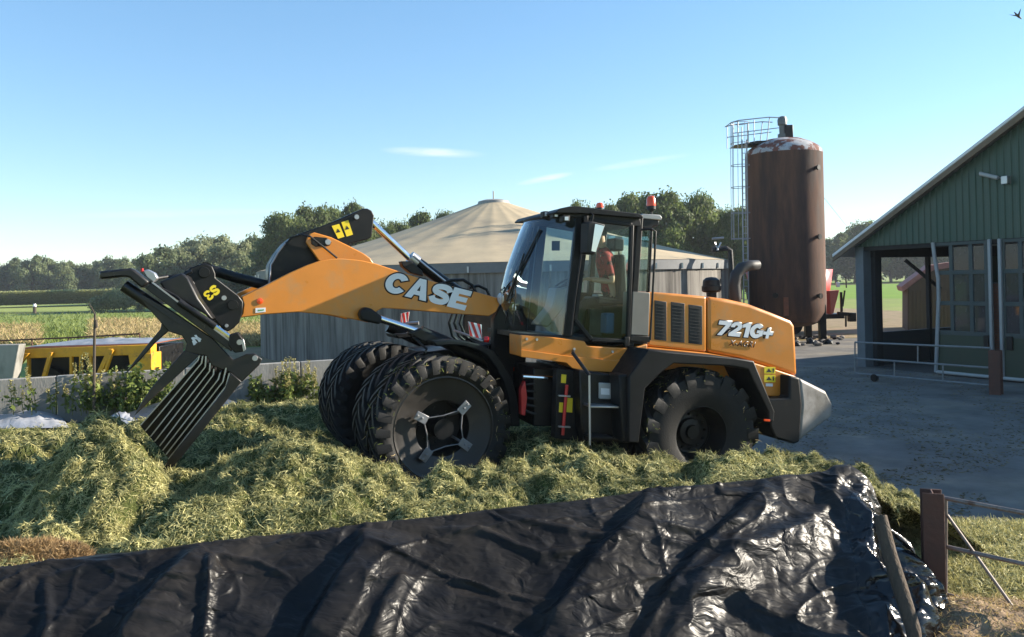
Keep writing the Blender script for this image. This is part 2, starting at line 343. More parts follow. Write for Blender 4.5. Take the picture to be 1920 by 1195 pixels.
def tree_proto(name, seed, h, w, nleaf, mat, leaf, trunk_h=.25, open_=.0):
    """h metres tall, w crown half width; at the origin, hidden until copied"""
    rs = np.random.RandomState(seed)
    root = bpy.data.objects.new(name, None); COL.objects.link(root)
    cz = h * (.56 if trunk_h > .1 else .5); ch = h * (.44 if trunk_h > .1 else .5)
    nb = 34; cen = []; rad = []
    for i in range(nb):
        th = rs.uniform(0, 2 * np.pi); ph = np.arccos(rs.uniform(-.85, 1)); rr = rs.uniform(.45, .88)
        cen.append((w * rr * np.sin(ph) * np.cos(th), w * rr * np.sin(ph) * np.sin(th), cz + ch * rr * np.cos(ph) * (1 + .1 * rs.normal())))
        rad.append(w * rs.uniform(.24, .42))
    cen = np.array(cen); rad = np.array(rad)
    b = MB(); top = Vector((0, 0, cz + ch * .2)); bend = Vector((rs.normal(0, .04) * h, rs.normal(0, .04) * h, cz * .6))
    b.tube([(0, 0, -.3), (0, 0, .2), bend, top], [w * .085, w * .07, w * .05, w * .02], 8)
    for i in rs.choice(nb, 14, replace=False):
        f = rs.uniform(.35, .95); s0 = Vector((0, 0, .2)).lerp(bend, f * 1.2) if f < .8 else bend.lerp(top, rs.uniform(0, .6))
        e = Vector(cen[i]); m = s0.lerp(e, .5) + Vector((0, 0, h * .04))
        b.tube([s0, m, e], [w * .03, w * .02, w * .006], 5)
    b.build('trunk', bark, root, local=True)
    pts = []; nr = []; tn = []
    per = nleaf // nb
    for i in range(nb):
        k = int(per * rs.uniform(.6, 1.5)); d = rs.normal(size=(k, 3)); d /= np.linalg.norm(d, axis=1)[:, None]
        r = rad[i] * (rs.uniform(.35, 1, k) ** .6) * (1 + .25 * rs.normal(size=k)); p = cen[i] + d * r[:, None] * [1, 1, .8]
        keep = rs.uniform(size=k) > open_ * (d[:, 2] < -.1)
        pts.append(p[keep]); nr.append(d[keep] + [0, 0, .3]); tn.append(np.full(keep.sum(), .45 + .3 * rs.normal() * .5))
    pts = np.concatenate(pts); nr = np.concatenate(nr); tn = np.concatenate(tn)
    leaf_cloud('crown', pts, nr, leaf, mat, root, tn, seed=seed + 5)
    return root
def mature(seed, h, w, n, mat, leaf): return tree_proto('tree', seed, h, w, n, mat, leaf)
protos = [tree_proto('oak_tree', 11, 13, 5.2, 22000, leaf_a, .33), tree_proto('oak_tree', 12, 13, 4.6, 19000, leaf_a, .33, open_=.3),
          tree_proto('willow_tree', 13, 11, 4.2, 18000, leaf_b, .29, trunk_h=0), tree_proto('wood_tree', 14, 11, 4.6, 13000, leaf_c, .42, trunk_h=0), tree_proto('wood_tree', 15, 11, 4.0, 13000, leaf_c, .42, trunk_h=0)]
PH = [13, 13, 11, 11, 11]; PW = [5.2, 4.6, 4.2, 4.6, 4.0]
used = set()
def put_tree(k, px, top, half, d, label, group, base=0.0):
    base = 0.0
    o = protos[k] if k not in used else copy_tree(protos[k]); used.add(k)
    P = at(px, top, d); hgt = P.z; o.location = (P.x, d, base)
    sx = half / F * d / PW[k] * 1.3; o.scale = (sx, sx, hgt / PH[k] * 1.0); o.rotation_euler = (0, 0, rnd.uniform(0, 6.28))
    return tag(o, label, 'tree', group)
gw = 'trees of the far wood at the left'
for i, px in enumerate(range(-30, 300, 19)):
    put_tree(3 + i % 2, px + rnd.uniform(-5, 5), 489 + rnd.uniform(-9, 8) - (6 if 60 < px < 130 else 0), rnd.uniform(16, 23), 235 + rnd.uniform(-12, 14), 'tree in the even wood on the left horizon behind the maize', gw)
for i, (px, top, hf, k, lab) in enumerate([(300, 462, 34, 3, 'rounded tree between the low far wood and the pale willow'), (345, 436, 36, 2, 'left pale green willow rising behind the black fork coupler'),
        (392, 414, 38, 2, 'tallest pale green willow left of the black bellcrank'), (437, 428, 34, 2, 'pale willow directly right of the tallest willow'),
        (478, 440, 30, 3, 'dark tree filling the gap between willows and tall oaks'), (330, 478, 40, 4, 'low dark tree below the left pale willow'), (420, 486, 44, 4, 'low dark tree under the willows behind the boom tip')]):
    put_tree(k, px, top, hf, 165 + 6 * (i % 3), lab, 'trees left of the boom')
for i, (px, top, hf, k, lab) in enumerate([(532, 394, 36, 0, 'leftmost dark oak of the group behind the bellcrank'), (572, 377, 36, 1, 'second oak from the left, tall, behind the bellcrank'),
        (612, 382, 34, 0, 'oak straight behind the top of the bellcrank'), (655, 370, 36, 1, 'oak with the sparse crown above the bellcrank tip'), (692, 404, 28, 0, 'oak right of the bellcrank tip'),
        (505, 446, 36, 4, 'dark bushy tree at the foot of the oaks left of the bellcrank'), (570, 452, 40, 3, 'dark bushy tree behind the black bellcrank back')]):
    put_tree(k, px, top, hf, 112 + 5 * (i % 3), lab, 'oaks behind the bellcrank')
for i, (px, top, hf, k, lab) in enumerate([(742, 408, 22, 0, 'small oak left above the tent roof edge'), (785, 388, 32, 1, 'round oak peeking over the left slope of the tent roof'), (836, 390, 20, 0, 'small oak top nearest the roof peak on its left')]):
    put_tree(k, px, top, hf, 105 + 4 * i, lab, 'trees behind the left roof slope')
for i, (px, top, hf, k, lab) in enumerate([(1086, 370, 20, 0, 'small tree top just left of the rear beacon on the cab'), (1140, 372, 30, 1, 'tree directly behind the cab roof'), (1192, 356, 40, 0, 'big oak behind the right beacon'),
        (1248, 346, 44, 1, 'tallest oak between cab and rusty silo'), (1300, 356, 38, 0, 'oak right of the tallest one between cab and silo'), (1345, 384, 32, 1, 'lower oak left of the silo ladder'), (1385, 382, 30, 0, 'oak behind the silo ladder'),
        (1330, 420, 40, 4, 'dark bushy tree low behind the concrete tank at its right'), (1230, 420, 40, 3, 'dark bushy tree low behind the cab rear window'), (1400, 430, 34, 4, 'dark bushy tree behind the foot of the silo ladder')]):
    put_tree(k, px, top, hf, 96 + 4 * (i % 3), lab, 'trees between cab and silo')
for i, (px, top, hf, k) in enumerate([(1528, 440, 30, 3), (1566, 436, 28, 4), (1600, 426, 28, 3), (1632, 410, 30, 0), (1668, 424, 30, 4), (1705, 430, 30, 3), (1745, 430, 30, 4), (1785, 432, 32, 3), (1830, 430, 34, 4), (1880, 430, 34, 3), (1930, 430, 34, 4)]):
    put_tree(k, px, top, hf, 215 + 7 * (i % 3), 'tree of the distant row beyond the pasture right of the silo', 'tree row beyond the pasture')
# far understorey: an uneven hedge mass that closes the gaps below the crowns
def bush(name, c, rx, ry, h, n, mat, leaf, seed, label=None, cat='bush', group=None, kind=None, tint=.45):
    rs = np.random.RandomState(seed); k = max(6, int(10 * rx))
    pts = []; nr = []; tn = []
    for i in range(k):
        u = rs.uniform(-1, 1); cc = np.array([u * rx, rs.uniform(-.6, .6) * ry, h * rs.uniform(.25, .72) * (1 - .35 * abs(u) ** 2)]); rr = h * rs.uniform(.22, .38)
        m = n // k; d = rs.normal(size=(m, 3)); d /= np.linalg.norm(d, axis=1)[:, None]
        p = cc + d * (rr * rs.uniform(.4, 1.1, m))[:, None]; p[:, 2] = np.maximum(p[:, 2], .02)
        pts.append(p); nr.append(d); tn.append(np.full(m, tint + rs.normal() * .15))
    pts = np.concatenate(pts)
    if kind:
        o = leaf_cloud(name, pts, np.concatenate(nr), leaf, mat, None, np.concatenate(tn), seed=seed); o.location = c; tag(o, label, cat, group, kind); return o
    root = thing(name, c, label, cat, group)
    leaf_cloud('foliage', pts, np.concatenate(nr), leaf, mat, root, np.concatenate(tn), seed=seed)
    b = MB()
    for i in range(7): b.tube([(rs.uniform(-.5, .5) * rx, rs.uniform(-.4, .4) * ry, -.05), (rs.uniform(-.7, .7) * rx, rs.uniform(-.5, .5) * ry, h * .6)], [h * .012, h * .005], 5)
    b.build('stem', bark, root, local=True); return root
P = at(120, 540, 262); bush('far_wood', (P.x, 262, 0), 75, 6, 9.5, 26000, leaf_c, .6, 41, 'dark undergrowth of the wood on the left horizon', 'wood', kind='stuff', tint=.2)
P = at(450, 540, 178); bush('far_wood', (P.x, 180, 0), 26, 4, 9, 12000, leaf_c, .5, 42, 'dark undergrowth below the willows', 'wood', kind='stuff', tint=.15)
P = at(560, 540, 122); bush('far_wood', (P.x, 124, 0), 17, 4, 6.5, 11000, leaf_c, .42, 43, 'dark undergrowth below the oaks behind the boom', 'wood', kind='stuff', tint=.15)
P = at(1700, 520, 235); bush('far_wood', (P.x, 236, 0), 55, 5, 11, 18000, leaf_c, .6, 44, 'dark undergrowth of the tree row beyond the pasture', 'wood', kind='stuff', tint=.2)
P = gnd(222, 586); bush('field_bush', (P.x, P.y, 0), 2.9, 1.6, 3.2, 9000, leaf_b, .15, 45, 'rounded grey green bush standing alone in the field by the fork', 'bush', tint=.45)
# maize strip: stalks with drooping leaves, far away, one mass
def maize(px0, px1, d0, depth, h, n, seed):
    rs = np.random.RandomState(seed); x0, x1 = at(px0, 540, d0).x, at(px1, 540, d0).x
    cx = rs.uniform(x0, x1, n); cy = d0 + depth * rs.uniform(0, 1, n) ** 2; vs = []; tn = []
    k = 6
    base = np.stack([np.repeat(cx, k), np.repeat(cy, k), np.tile(np.linspace(.3, 1, k) * h, n) * np.repeat(rs.uniform(.78, 1.08, n), k)], 1)
    th = rs.uniform(0, 6.28, n * k); L = rs.uniform(.5, .95, n * k)
    tip = base + np.stack([np.cos(th) * L, np.sin(th) * L, rs.uniform(-.35, .3, n * k)], 1); side = np.stack([-np.sin(th), np.cos(th), np.zeros(n * k)], 1) * .09
    q = np.stack([base - [0, 0, .25], base + side, tip, base - side], 1).reshape(-1, 3); m = n * k
    me = bpy.data.meshes.new('maize_field'); me.vertices.add(4 * m); me.vertices.foreach_set('co', q.ravel()); me.loops.add(4 * m)
    me.loops.foreach_set('vertex_index', np.arange(4 * m, dtype=np.int32)); me.polygons.add(m); me.polygons.foreach_set('loop_start', np.arange(0, 4 * m, 4, dtype=np.int32))
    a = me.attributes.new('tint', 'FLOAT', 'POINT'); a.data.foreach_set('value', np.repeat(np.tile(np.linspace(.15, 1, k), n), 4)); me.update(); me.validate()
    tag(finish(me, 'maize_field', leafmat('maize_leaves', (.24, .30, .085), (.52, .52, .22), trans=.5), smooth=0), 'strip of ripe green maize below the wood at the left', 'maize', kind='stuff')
maize(-120, 330, 158, 9, 3.0, 15000, 51)
# dry grass tufts in the field and weeds along the wall
def blades(name, P, L, wid, mat, tint, seed, lean=.5, up=1.0, parent=None, kind='stuff', label=None, cat=None, dirs=None):
    """curved blades: a strip of two quads each"""
    rs = np.random.RandomState(seed); n = len(P); P = np.asarray(P); L = (L * rs.uniform(.55, 1.3, n))[:, None]
    if dirs is None:
        th = rs.uniform(0, 6.28, n); d = np.stack([np.cos(th) * lean, np.sin(th) * lean, np.full(n, up) * rs.uniform(.5, 1, n)], 1)
    else: d = dirs
    d = d / (np.linalg.norm(d, axis=1)[:, None] + 1e-9)
    d2 = d + rs.normal(0, .45, (n, 3)) + [0, 0, -.25]; d2 /= np.linalg.norm(d2, axis=1)[:, None] + 1e-9
    s = np.cross(d, rs.normal(size=(n, 3))); s /= np.linalg.norm(s, axis=1)[:, None] + 1e-9; s = s * (wid * rs.uniform(.6, 1.4, n))[:, None] * .5
    m = P + d * L * .55; e = m + d2 * L * .5
    q = np.stack([P - s, P + s, m - s * .9, m + s * .9, e - s * .25, e + s * .25], 1).reshape(-1, 3)
    idx = (np.arange(n)[:, None] * 6 + np.array([[0, 1, 3, 2, 2, 3, 5, 4]])).astype(np.int32)
    me = bpy.data.meshes.new(name); me.vertices.add(6 * n); me.vertices.foreach_set('co', q.ravel()); me.loops.add(8 * n); me.loops.foreach_set('vertex_index', idx.ravel())
    me.polygons.add(2 * n); me.polygons.foreach_set('loop_start', np.arange(0, 8 * n, 4, dtype=np.int32))
    a = me.attributes.new('tint', 'FLOAT', 'POINT'); a.data.foreach_set('value', np.repeat(np.clip(tint + rs.normal(0, .2, n), 0, 1), 6)); me.update(); me.validate()
    o = finish(me, name, mat, parent, smooth=0)
    return tag(o, label, cat, None, kind)
straw_l = leafmat('dry_straw', (.24, .17, .07), (.58, .45, .22), trans=.3)
rs = np.random.RandomState(61); pts = []
for (x0, x1, y0, y1, n) in [(170, 310, 600, 640, 5200), (-40, 75, 610, 648, 3000), (430, 500, 608, 650, 2000), (290, 440, 620, 655, 1600)]:
    for _ in range(n): p = gnd(rs.uniform(x0, x1), y0 + (y1 - y0) * rs.uniform() ** .8); pts.append((p.x, p.y, 0))
blades('dry_field_grass', pts, .55, .05, straw_l, .5, 62, lean=.7, label='straw coloured dry grass in the field behind the yellow trailer', cat='dry grass')
pts = []
for _ in range(9000): p = gnd(rs.uniform(-60, 500), 588 + 60 * rs.uniform()); pts.append((p.x, p.y, 0))
blades('field_grass_tufts', pts, .4, .05, weed_l, .6, 63, lean=.5, label='short green pasture grass behind the bunker wall', cat='grass')

# weeds growing at the far wall
def weed(px, py, d, h, nst, spread, spike, label, seed, dense=1.0):
    rs = np.random.RandomState(seed); P = at(px, py, d); root = thing('weed', (P.x, d, max(0, P.z)), label, 'weed', 'weeds along the bunker wall')
    b = MB(); lp = []; ln = []; sp = []
    for i in range(nst):
        x, y = rs.uniform(-spread, spread), rs.uniform(-.25, .25); hh = h * rs.uniform(.5, 1); tx, ty = x + rs.normal() * .08 * h, y + rs.normal() * .05 * h
        b.tube([(x, y, -.05), ((x + tx) / 2 + rs.normal() * .02, (y + ty) / 2, hh * .5), (tx, ty, hh)], [.009, .007, .003], 5)
        for k in range(int(24 * dense * h)):
            f = rs.uniform(.05, .75 if spike else 1); lp.append((x + (tx - x) * f + rs.normal() * .05, y + (ty - y) * f + rs.normal() * .05, hh * f)); ln.append(rs.normal(size=3) + [0, 0, .6])
        if spike:
            for k in range(int(70 * h)): f = rs.uniform(.6, 1.03); sp.append((tx + (x - tx) * (1 - f) + rs.normal() * .018, ty + rs.normal() * .018, hh * f))
    b.build('stem', pmat('weed_stem', (.13, .15, .05), .8) if 'weed_stem' not in MT else MT['weed_stem'], root, local=True)
    if lp: leaf_cloud('leaves', np.array(lp), np.array(ln), .075, weed_l, root, np.full(len(lp), .5), seed=seed, aspect=1.8)
    if sp: tag(leaf_cloud('seed_head', np.array(sp), rs.normal(size=(len(sp), 3)), .03, seed_l, root, np.full(len(sp), .55), seed=seed + 1), kind='stuff')
wy = lambda px: 0
def wall_d(px, off=.35):
    r = ray(px, 750); k = (A0 - wn_ * off); # intersect the ray with the wall front line
    den = r.x * wn_.x + r.y * wn_.y; return (k.x * wn_.x + k.y * wn_.y) / den
for i, (px, h, ns, sp, spk, dn, lab) in enumerate([(2, .75, 3, .12, True, .5, 'leftmost pale spiky weed at the picture edge by the bunker wall'), (40, .5, 3, .2, True, .6, 'short spiky weed left of the tall pale spike'),
        (70, .95, 2, .1, True, .5, 'tall pale flower spike in front of the bare wall'), (100, .75, 2, .12, True, .5, 'slim pale spike between tall spike and reed clump'),
        (128, .6, 2, .15, True, .6, 'short pale spike left of the reed clump'), (160, 1.25, 6, .22, True, 1.2, 'reed clump of pale spikes around the brown stake'), (186, 1.0, 4, .2, True, 1.5, 'leafy weed right of the brown stake'),
        (205, .95, 3, .2, True, 1.2, 'pale spikes beside the leafy bush at the wall'), (240, .95, 14, .5, False, 1.8, 'leafy green bush at the wall left of the fork'), (285, 1.1, 14, .5, False, 1.9, 'leafy green bush at the wall behind the fork teeth'),
        (325, .8, 8, .35, False, 1.5, 'leafy green bush hidden partly by the fork blade'), (505, .85, 10, .45, False, 1.6, 'weed at the wall right of the fork corner'), (535, 1.2, 15, .5, True, 1.8, 'tall leafy weed against the wall left of the front wheel'), (572, 1.0, 12, .45, True, 1.4, 'yellowish dry weed at the wall beside the front wheel')]):
    d = wall_d(px); weed(px, 772, d, h, ns, sp, spk, lab, 70 + i, dn)
# brown stake with a forked top
d = wall_d(177, .6); b = MB(); b.tube([at(176, 770, d), at(177, 640, d), at(178, 588, d)], [.03, .028, .022], 8); b.tube([at(178, 590, d), at(172, 577, d), at(166, 568, d)], [.012, .01, .006], 6)
b.tube([at(179, 600, d), at(181, 615, d)], [.035, .03], 8)
p0 = at(176, 770, d); st = thing('stake', (p0.x, p0.y, 0), 'slim brown wooden stake standing before the bunker wall left of the fork', 'stake'); b.build('pole', bark, st)

# ---------------------------------------------------------------- round concrete tank with a tent roof
TC = Vector((-.75, 36.6, 0)); TR = 10.2; TH = 3.42
tank = thing('slurry_tank', TC, 'round concrete slurry tank with beige tent roof behind the loader', 'tank')
tank_m = pmat('weathered_concrete', (.21, .195, .175), .9, var=.35, vscale=2.5, col2=(.065, .06, .055), c2lo=.43, c2hi=.66, c2scale=1.1, stretch=(2.4, 2.4, .16), bump=.12, bscale=9, spec=.2)
tent_m = pmat('tent_cloth', (.43, .345, .225), .8, var=.12, vscale=1.2, col2=(.27, .23, .17), c2lo=.5, c2hi=.75, c2scale=.35, stretch=(1, 1, 1), bump=.15, bscale=4, spec=.2)
_g = tank_m.node_tree.nodes.new('ShaderNodeNewGeometry')      # stains run on from panel to panel
for _n in tank_m.node_tree.nodes:
    if _n.type == 'MAPPING': tank_m.node_tree.links.new(_g.outputs['Position'], _n.inputs[0])
NP = 48; da = 2 * math.pi / NP
b = MB(); hw = da / 2 * .992
for sgn in (0,):
    ns_ = 4; ring = []
    P4 = [[], []]
    # plank-marked panel face: five shallow boards
    prof = []
    for j in range(41):
        a = -hw + 2 * hw * j / 40; brd = (j % 8) in (0,); prof.append((a, TR + .06  ))
    lo = [Vector((math.cos(a) * r, math.sin(a) * r, -.1)) for a, r in prof]; hi = [Vector((p.x, p.y, TH - .02)) for p in lo]
    b.grid([lo, hi]); inn = [Vector((math.cos(a) * (TR - .15), math.sin(a) * (TR - .15), z)) for z in (-.1, TH - .02) for a in (-hw, hw)]
    b.add(inn + [lo[0], lo[-1], hi[0], hi[-1]], [(0, 1, 3, 2), (0, 2, 6, 4), (1, 5, 7, 3), (2, 3, 7, 6)])
pm = b.build('wall_panel', tank_m, tank, local=True, smooth=0)
pm.rotation_euler = (0, 0, 0)
for i in range(1, NP):
    c = pm.copy(); COL.objects.link(c); c.parent = tank; c.rotation_euler = (0, 0, da * i)
b = MB(); b.lathe([(TH - .32, TR + .065), (TH - .32, TR + .16), (TH + .02, TR + .19), (TH + .02, TR - .1)], (TC.x, TC.y, 0), (0, 0, 1), 96)
band = b.build('eaves_band', pmat('band_grey', (.16, .165, .17), .6, var=.15), tank)
b = MB()
for i in range(NP): a = da * (i + .5); b.box(TC + Vector((math.cos(a) * (TR + .2), math.sin(a) * (TR + .2), TH - .2)), (.06, .06, .2))
tag(b.build('bracket', steel, tank), kind='stuff')
# cone: sagging between 32 radial cords
NR = 32; SUB = 6; zap = at(935, 379, 36.6).z
rows = []
for i in range(25):
    f = i / 24; row = []
    for j in range(NR * SUB + 1):
        a = 2 * math.pi * j / (NR * SUB); k = (j % SUB) / SUB; sag = math.sin(k * math.pi) if True else 0
        r = .5 + (TR + .2 - .5) * f; z = zap - (zap - TH - .03) * f - .045 * sag * math.sin(math.pi * min(1, f * 1.02)) * (.4 + .6 * f) - .18 * math.sin(math.pi * f)
        row.append(TC + Vector((math.cos(a) * r, math.sin(a) * r, z)))
    rows.append(row)
b = MB(); b.grid(rows); b.build('tent_roof', tent_m, tank, smooth=60)
b = MB(); b.lathe([(zap - .12, .75), (zap + .03, .7), (zap + .1, .45), (zap + .14, .02)], (TC.x, TC.y, 0), (0, 0, 1), 20); b.tube([(TC.x, TC.y, zap + .1), (TC.x, TC.y, zap + .5)], .03, 6)
b.build('peak_cap', pmat('cap_grey', (.25, .24, .22), .6), tank)
# pipe bend and frame at the right of the tank
pf = thing('pipe_bend', at(1362, 480, 29.5) - Vector((0, 0, at(1362, 480, 29.5).z)), 'dark pipe bend standing at the right edge of the concrete tank', 'pipe')
b = MB(); b.tube([at(1335, 468, 29.5), at(1362, 466, 29.5), at(1369, 470, 29.5), at(1371, 500, 29.5), at(1371, 620, 29.5)], .1, 10); b.build('pipe', dblack, pf)
b = MB(); b.tube([at(1340, 455, 29.4), at(1347, 470, 29.4)], .03, 6); b.tube([at(1352, 455, 29.4), at(1344, 470, 29.4)], .03, 6); b.tube([at(1335, 448, 29.4), at(1357, 446, 29.4)], .04, 6); b.build('bracket', steel, pf)

# ---------------------------------------------------------------- rusty silo
SD = 34.0
sb = at(1476, 612, SD); sc_ = at(1472, 292, SD); SX = (at(1402, 400, SD).x + at(1541, 400, SD).x) / 2; SRd = (at(1541, 400, SD).x - at(1402, 400, SD).x) / 2
z0, z1, z2 = at(1476, 585, SD).z, at(1470, 291, SD).z, at(1470, 263, SD).z
silo = thing('feed_silo', (SX, SD, 0), 'tall rusty brown cylindrical silo with flaking pale dome and ladder', 'silo')
rust_m = pmat('rusty_steel', (.098, .050, .033), .85, var=.35, vscale=2.4, col2=(.042, .027, .023), c2lo=.44, c2hi=.66, c2scale=1.0, stretch=(1.6, 1.6, .25), bump=.25, bscale=18, spec=.25)
dome_m = pmat('flaking_dome_paint', (.36, .36, .37), .8, var=.25, vscale=5, col2=(.15, .06, .045), c2lo=.47, c2hi=.53, c2scale=2.3, bump=.3, bscale=14, spec=.2)
b = MB(); zc = (at(1476, 612, SD).z)
b.lathe([(zc - .05, .3), (zc + .04, SRd * .6), (zc + .2, SRd * .86), (z0, SRd * .985)] + [(z0 + .4, SRd), (z1, SRd)], (SX, SD, 0), (0, 0, 1), 64)
b.build('shell', rust_m, silo)
b = MB(); b.lathe([(z1 - .02, SRd + .004), (z1 + .12, SRd * .985), (z1 + .28, SRd * .90), (z1 + .45, SRd * .74), (z1 + .62, SRd * .5), (z2 + .06, SRd * .25), (z2 + .1, .02)], (SX, SD, 0), (0, 0, 1), 64); b.build('dome', dome_m, silo)
for a in (35, 145, 215, 325):
    b = MB(); p = Vector((SX + math.cos(R(a)) * SRd * .9, SD + math.sin(R(a)) * SRd * .9, 0)); b.bar(p, p + Vector((0, 0, z0 + .3)), .26, .26, (1, 0, 0)); b.box(p + Vector((0, 0, .03)), (.5, .5, .06)); b.build('leg', black, silo, bevel=.01)
b = MB(); b.tube([(SX, SD, zc), (SX, SD, .7), (SX - .5, SD - .4, .35), (SX - 1.2, SD - .6, .3)], .14, 10); b.build('outlet_pipe', black, silo)
for (px, py) in ((1526, 316), (1528, 445), (1454, 554), (1530, 555)):
    b = MB(); r = ray(px, py); d = SD - SRd * .75; p = at(px, py, d); x = max(-.98, min(.98, (p.x - SX) / SRd)); q = Vector((SX + x * SRd, SD - math.sqrt(1 - x * x) * SRd, p.z)); nn = (Vector((q.x - SX, q.y - SD, 0))).normalized()
    b.tube([q - nn * .05, q + nn * .16], .075, 10); b.tube([q + nn * .12, q + nn * .18], .11, 10); b.build('flange', black, silo)
q = at(1474, 575, SD - SRd); b = MB(); b.box((q.x, q.y + .02, q.z), (.2, .06, .75)); b.build('rust_plate', pmat('bright_rust', (.20, .07, .035), .85, var=.3), silo, bevel=.01)
# platform, railing, ladder with cage
dl = SD - .5
b = MB(); pA, pB = at(1378, 272, dl), at(1458, 263, dl); b.prism([pA, at(1400, 272, dl), at(1458, 268, dl), pB, at(1420, 264, dl)], Vector((0, .95, 0))); b.build('platform', black, silo, bevel=.01)
rail = pmat('galvanised_rail', (.30, .31, .33), .5, .5, var=.2)
b = MB()
for dd in (0, .95):
    o = Vector((0, dd, 0)); b.tube([at(1371, 230, dl) + o, at(1385, 226, dl) + o, at(1442, 220, dl) + o, at(1462, 221, dl) + o], .022, 6); b.tube([at(1375, 250, dl) + o, at(1402, 247, dl) + o, at(1460, 240, dl) + o], .018, 6)
    for (x, y0, y1) in ((1375, 230, 272), (1384, 226, 271), (1403, 230, 270), (1414, 225, 267), (1443, 220, 264)): b.tube([at(x, y0, dl) + o, at(x - (5 if x == 1443 else 0), y1, dl) + o], .02, 6)
b.tube([at(1371, 230, dl), at(1371, 230, dl) + Vector((0, .95, 0))], .02, 6)
b.build('railing', rail, silo)
b = MB(); xl, xr = 1391, 1400
for x in (xl, xr): b.tube([at(x, 262, dl), at(x + 4, 600, dl)], .03, 6)
for k in range(26): y = 275 + k * 12.5; b.tube([at(xl + (y - 262) * .012, y, dl), at(xr + (y - 262) * .012, y, dl)], .015, 5)
b.build('ladder', rail, silo)
b = MB()
for k, y in enumerate((232, 270, 311, 352, 400, 448)):
    c = at(1386 + (y - 232) * .01, y, dl); ww = .38
    b.tube([c + Vector((math.cos(R(a)) * ww, math.sin(R(a)) * ww - .1, 0)) for a in range(0, 361, 30)], .014, 5)
for a in (120, 165, 200, 240, 285): b.tube([at(1386, 232, dl) + Vector((math.cos(R(a)) * .38, math.sin(R(a)) * .38 - .1, 0)), at(1388, 450, dl) + Vector((math.cos(R(a)) * .38, math.sin(R(a)) * .38 - .1, 0))], .012, 5)
b.build('ladder_cage', rail, silo)
b = MB(); m0 = at(1467, 240, SD); b.lathe([(z2 - .05, .2), (z2 + .25, .2), (z2 + .26, .13), (z2 + .62, .14), (z2 + .64, .19), (z2 + .86, .2), (z2 + .98, .15), (z2 + 1.02, .02)], (m0.x, SD, 0), (0, 0, 1), 16); b.build('motor', pmat('motor_grey', (.12, .13, .13), .5, .3), silo)
b = MB(); m0 = at(1477, 250, SD); b.box((m0.x, SD, z2 + .3), (.34, .4, .62)); b.build('gear_box', black, silo, bevel=.03)
b = MB(); b.tube([at(1541, 366, SD), at(1600, 440, SD + 12)], .008, 4); b.build('stay_cable', black, silo)

# ---------------------------------------------------------------- red feed mixer wagon behind the silo
mx0 = gnd(1565, 628); MD = mx0.y
mix = thing('feed_mixer', (mx0.x, MD, 0), 'red feed mixer wagon standing half behind the rusty silo', 'mixer')
b = MB(); wq = lambda px, py: at(px, py, MD)
c = at(1546, 560, MD + 1.3); ztop, zmid = at(1546, 505, MD).z, at(1546, 546, MD).z
def loft(b, sections):
    n = len(sections[0]); b.add([p for s_ in sections for p in s_], [(i * n + k, i * n + (k + 1) % n, (i + 1) * n + (k + 1) % n, (i + 1) * n + k) for i in range(len(sections) - 1) for k in range(n)] + [tuple(range(n))])
wr = at(1584, 510, MD).x
def ringp(hx, hy, z, m=12): return [Vector((wr - 2.0 + math.cos(2 * math.pi * k / m + .26) * hx, MD + 1.6 + math.sin(2 * math.pi * k / m + .26) * hy, z)) for k in range(m)]
loft(b, [ringp(1.2, .9, at(1560, 590, MD).z), ringp(1.65, 1.2, zmid - .25), ringp(1.85, 1.3, zmid), ringp(2.0, 1.4, ztop)]); b.build('tub', redp, mix, smooth=25, solid=.04)
b = MB(); b.prism([wq(1556, 546), wq(1574, 544), wq(1563, 588), wq(1557, 590)], Vector((0, .5, 0))); b.build('side_chute', pmat('faded_red', (.36, .10, .07), .6, var=.2), mix, bevel=.02)
b = MB(); b.box((wr - 1.6, MD + 1.6, at(1560, 596, MD).z), (4.0, 1.0, .22)); b.bar(wq(1570, 588), wq(1600, 590), .12, .16); b.bar(wq(1586, 590), wq(1586, 613), .07, .07, (1, 0, 0)); b.box(wq(1597, 595), (.3, .3, .4)); b.build('drawbar', black, mix, bevel=.01)
for y in (-.2, 1.2):
    b = MB(); b.lathe([(-.15, .25), (-.17, .45), (.17, .45), (.15, .25)], (wr - 2.2, MD + 1.0 + y, .45), (0, 1, 0), 24, cap=True); b.build('wheel', rubber, mix)
b = MB(); b.box(wq(1571, 534), (.16, .1, .22)); b.build('lamp_box', white, mix, bevel=.02)
b = MB(); b.tube([wq(1586, 520), wq(1587, 540)], .03, 6); b.tube([wq(1577, 548), wq(1578, 585)], .06, 6); b.tube([wq(1584, 545), wq(1580, 575)], .04, 6); b.build('hydraulic_pipe', black, mix)
# rubble and scrap below the silo
stone_m = pmat('rubble_stone', (.17, .15, .13), .9, var=.4, vscale=6, bump=.4)
for i in range(26):
    px, py = rnd.uniform(1492, 1600), rnd.uniform(632, 650); p = gnd(px, py); bm = bmesh.new(); bmesh.ops.create_icosphere(bm, subdivisions=1, radius=rnd.uniform(.07, .2))
    for v in bm.verts: v.co *= rnd.uniform(.7, 1.25); v.co.z *= .7
    me = bpy.data.meshes.new('rubble'); bm.to_mesh(me); bm.free(); o = finish(me, 'rubble_stone', stone_m if i % 3 else black, smooth=0); o.location = (p.x, p.y, .06)
    tag(o, 'lump of rubble on the ground below the rusty silo', 'rubble', 'rubble below the silo')
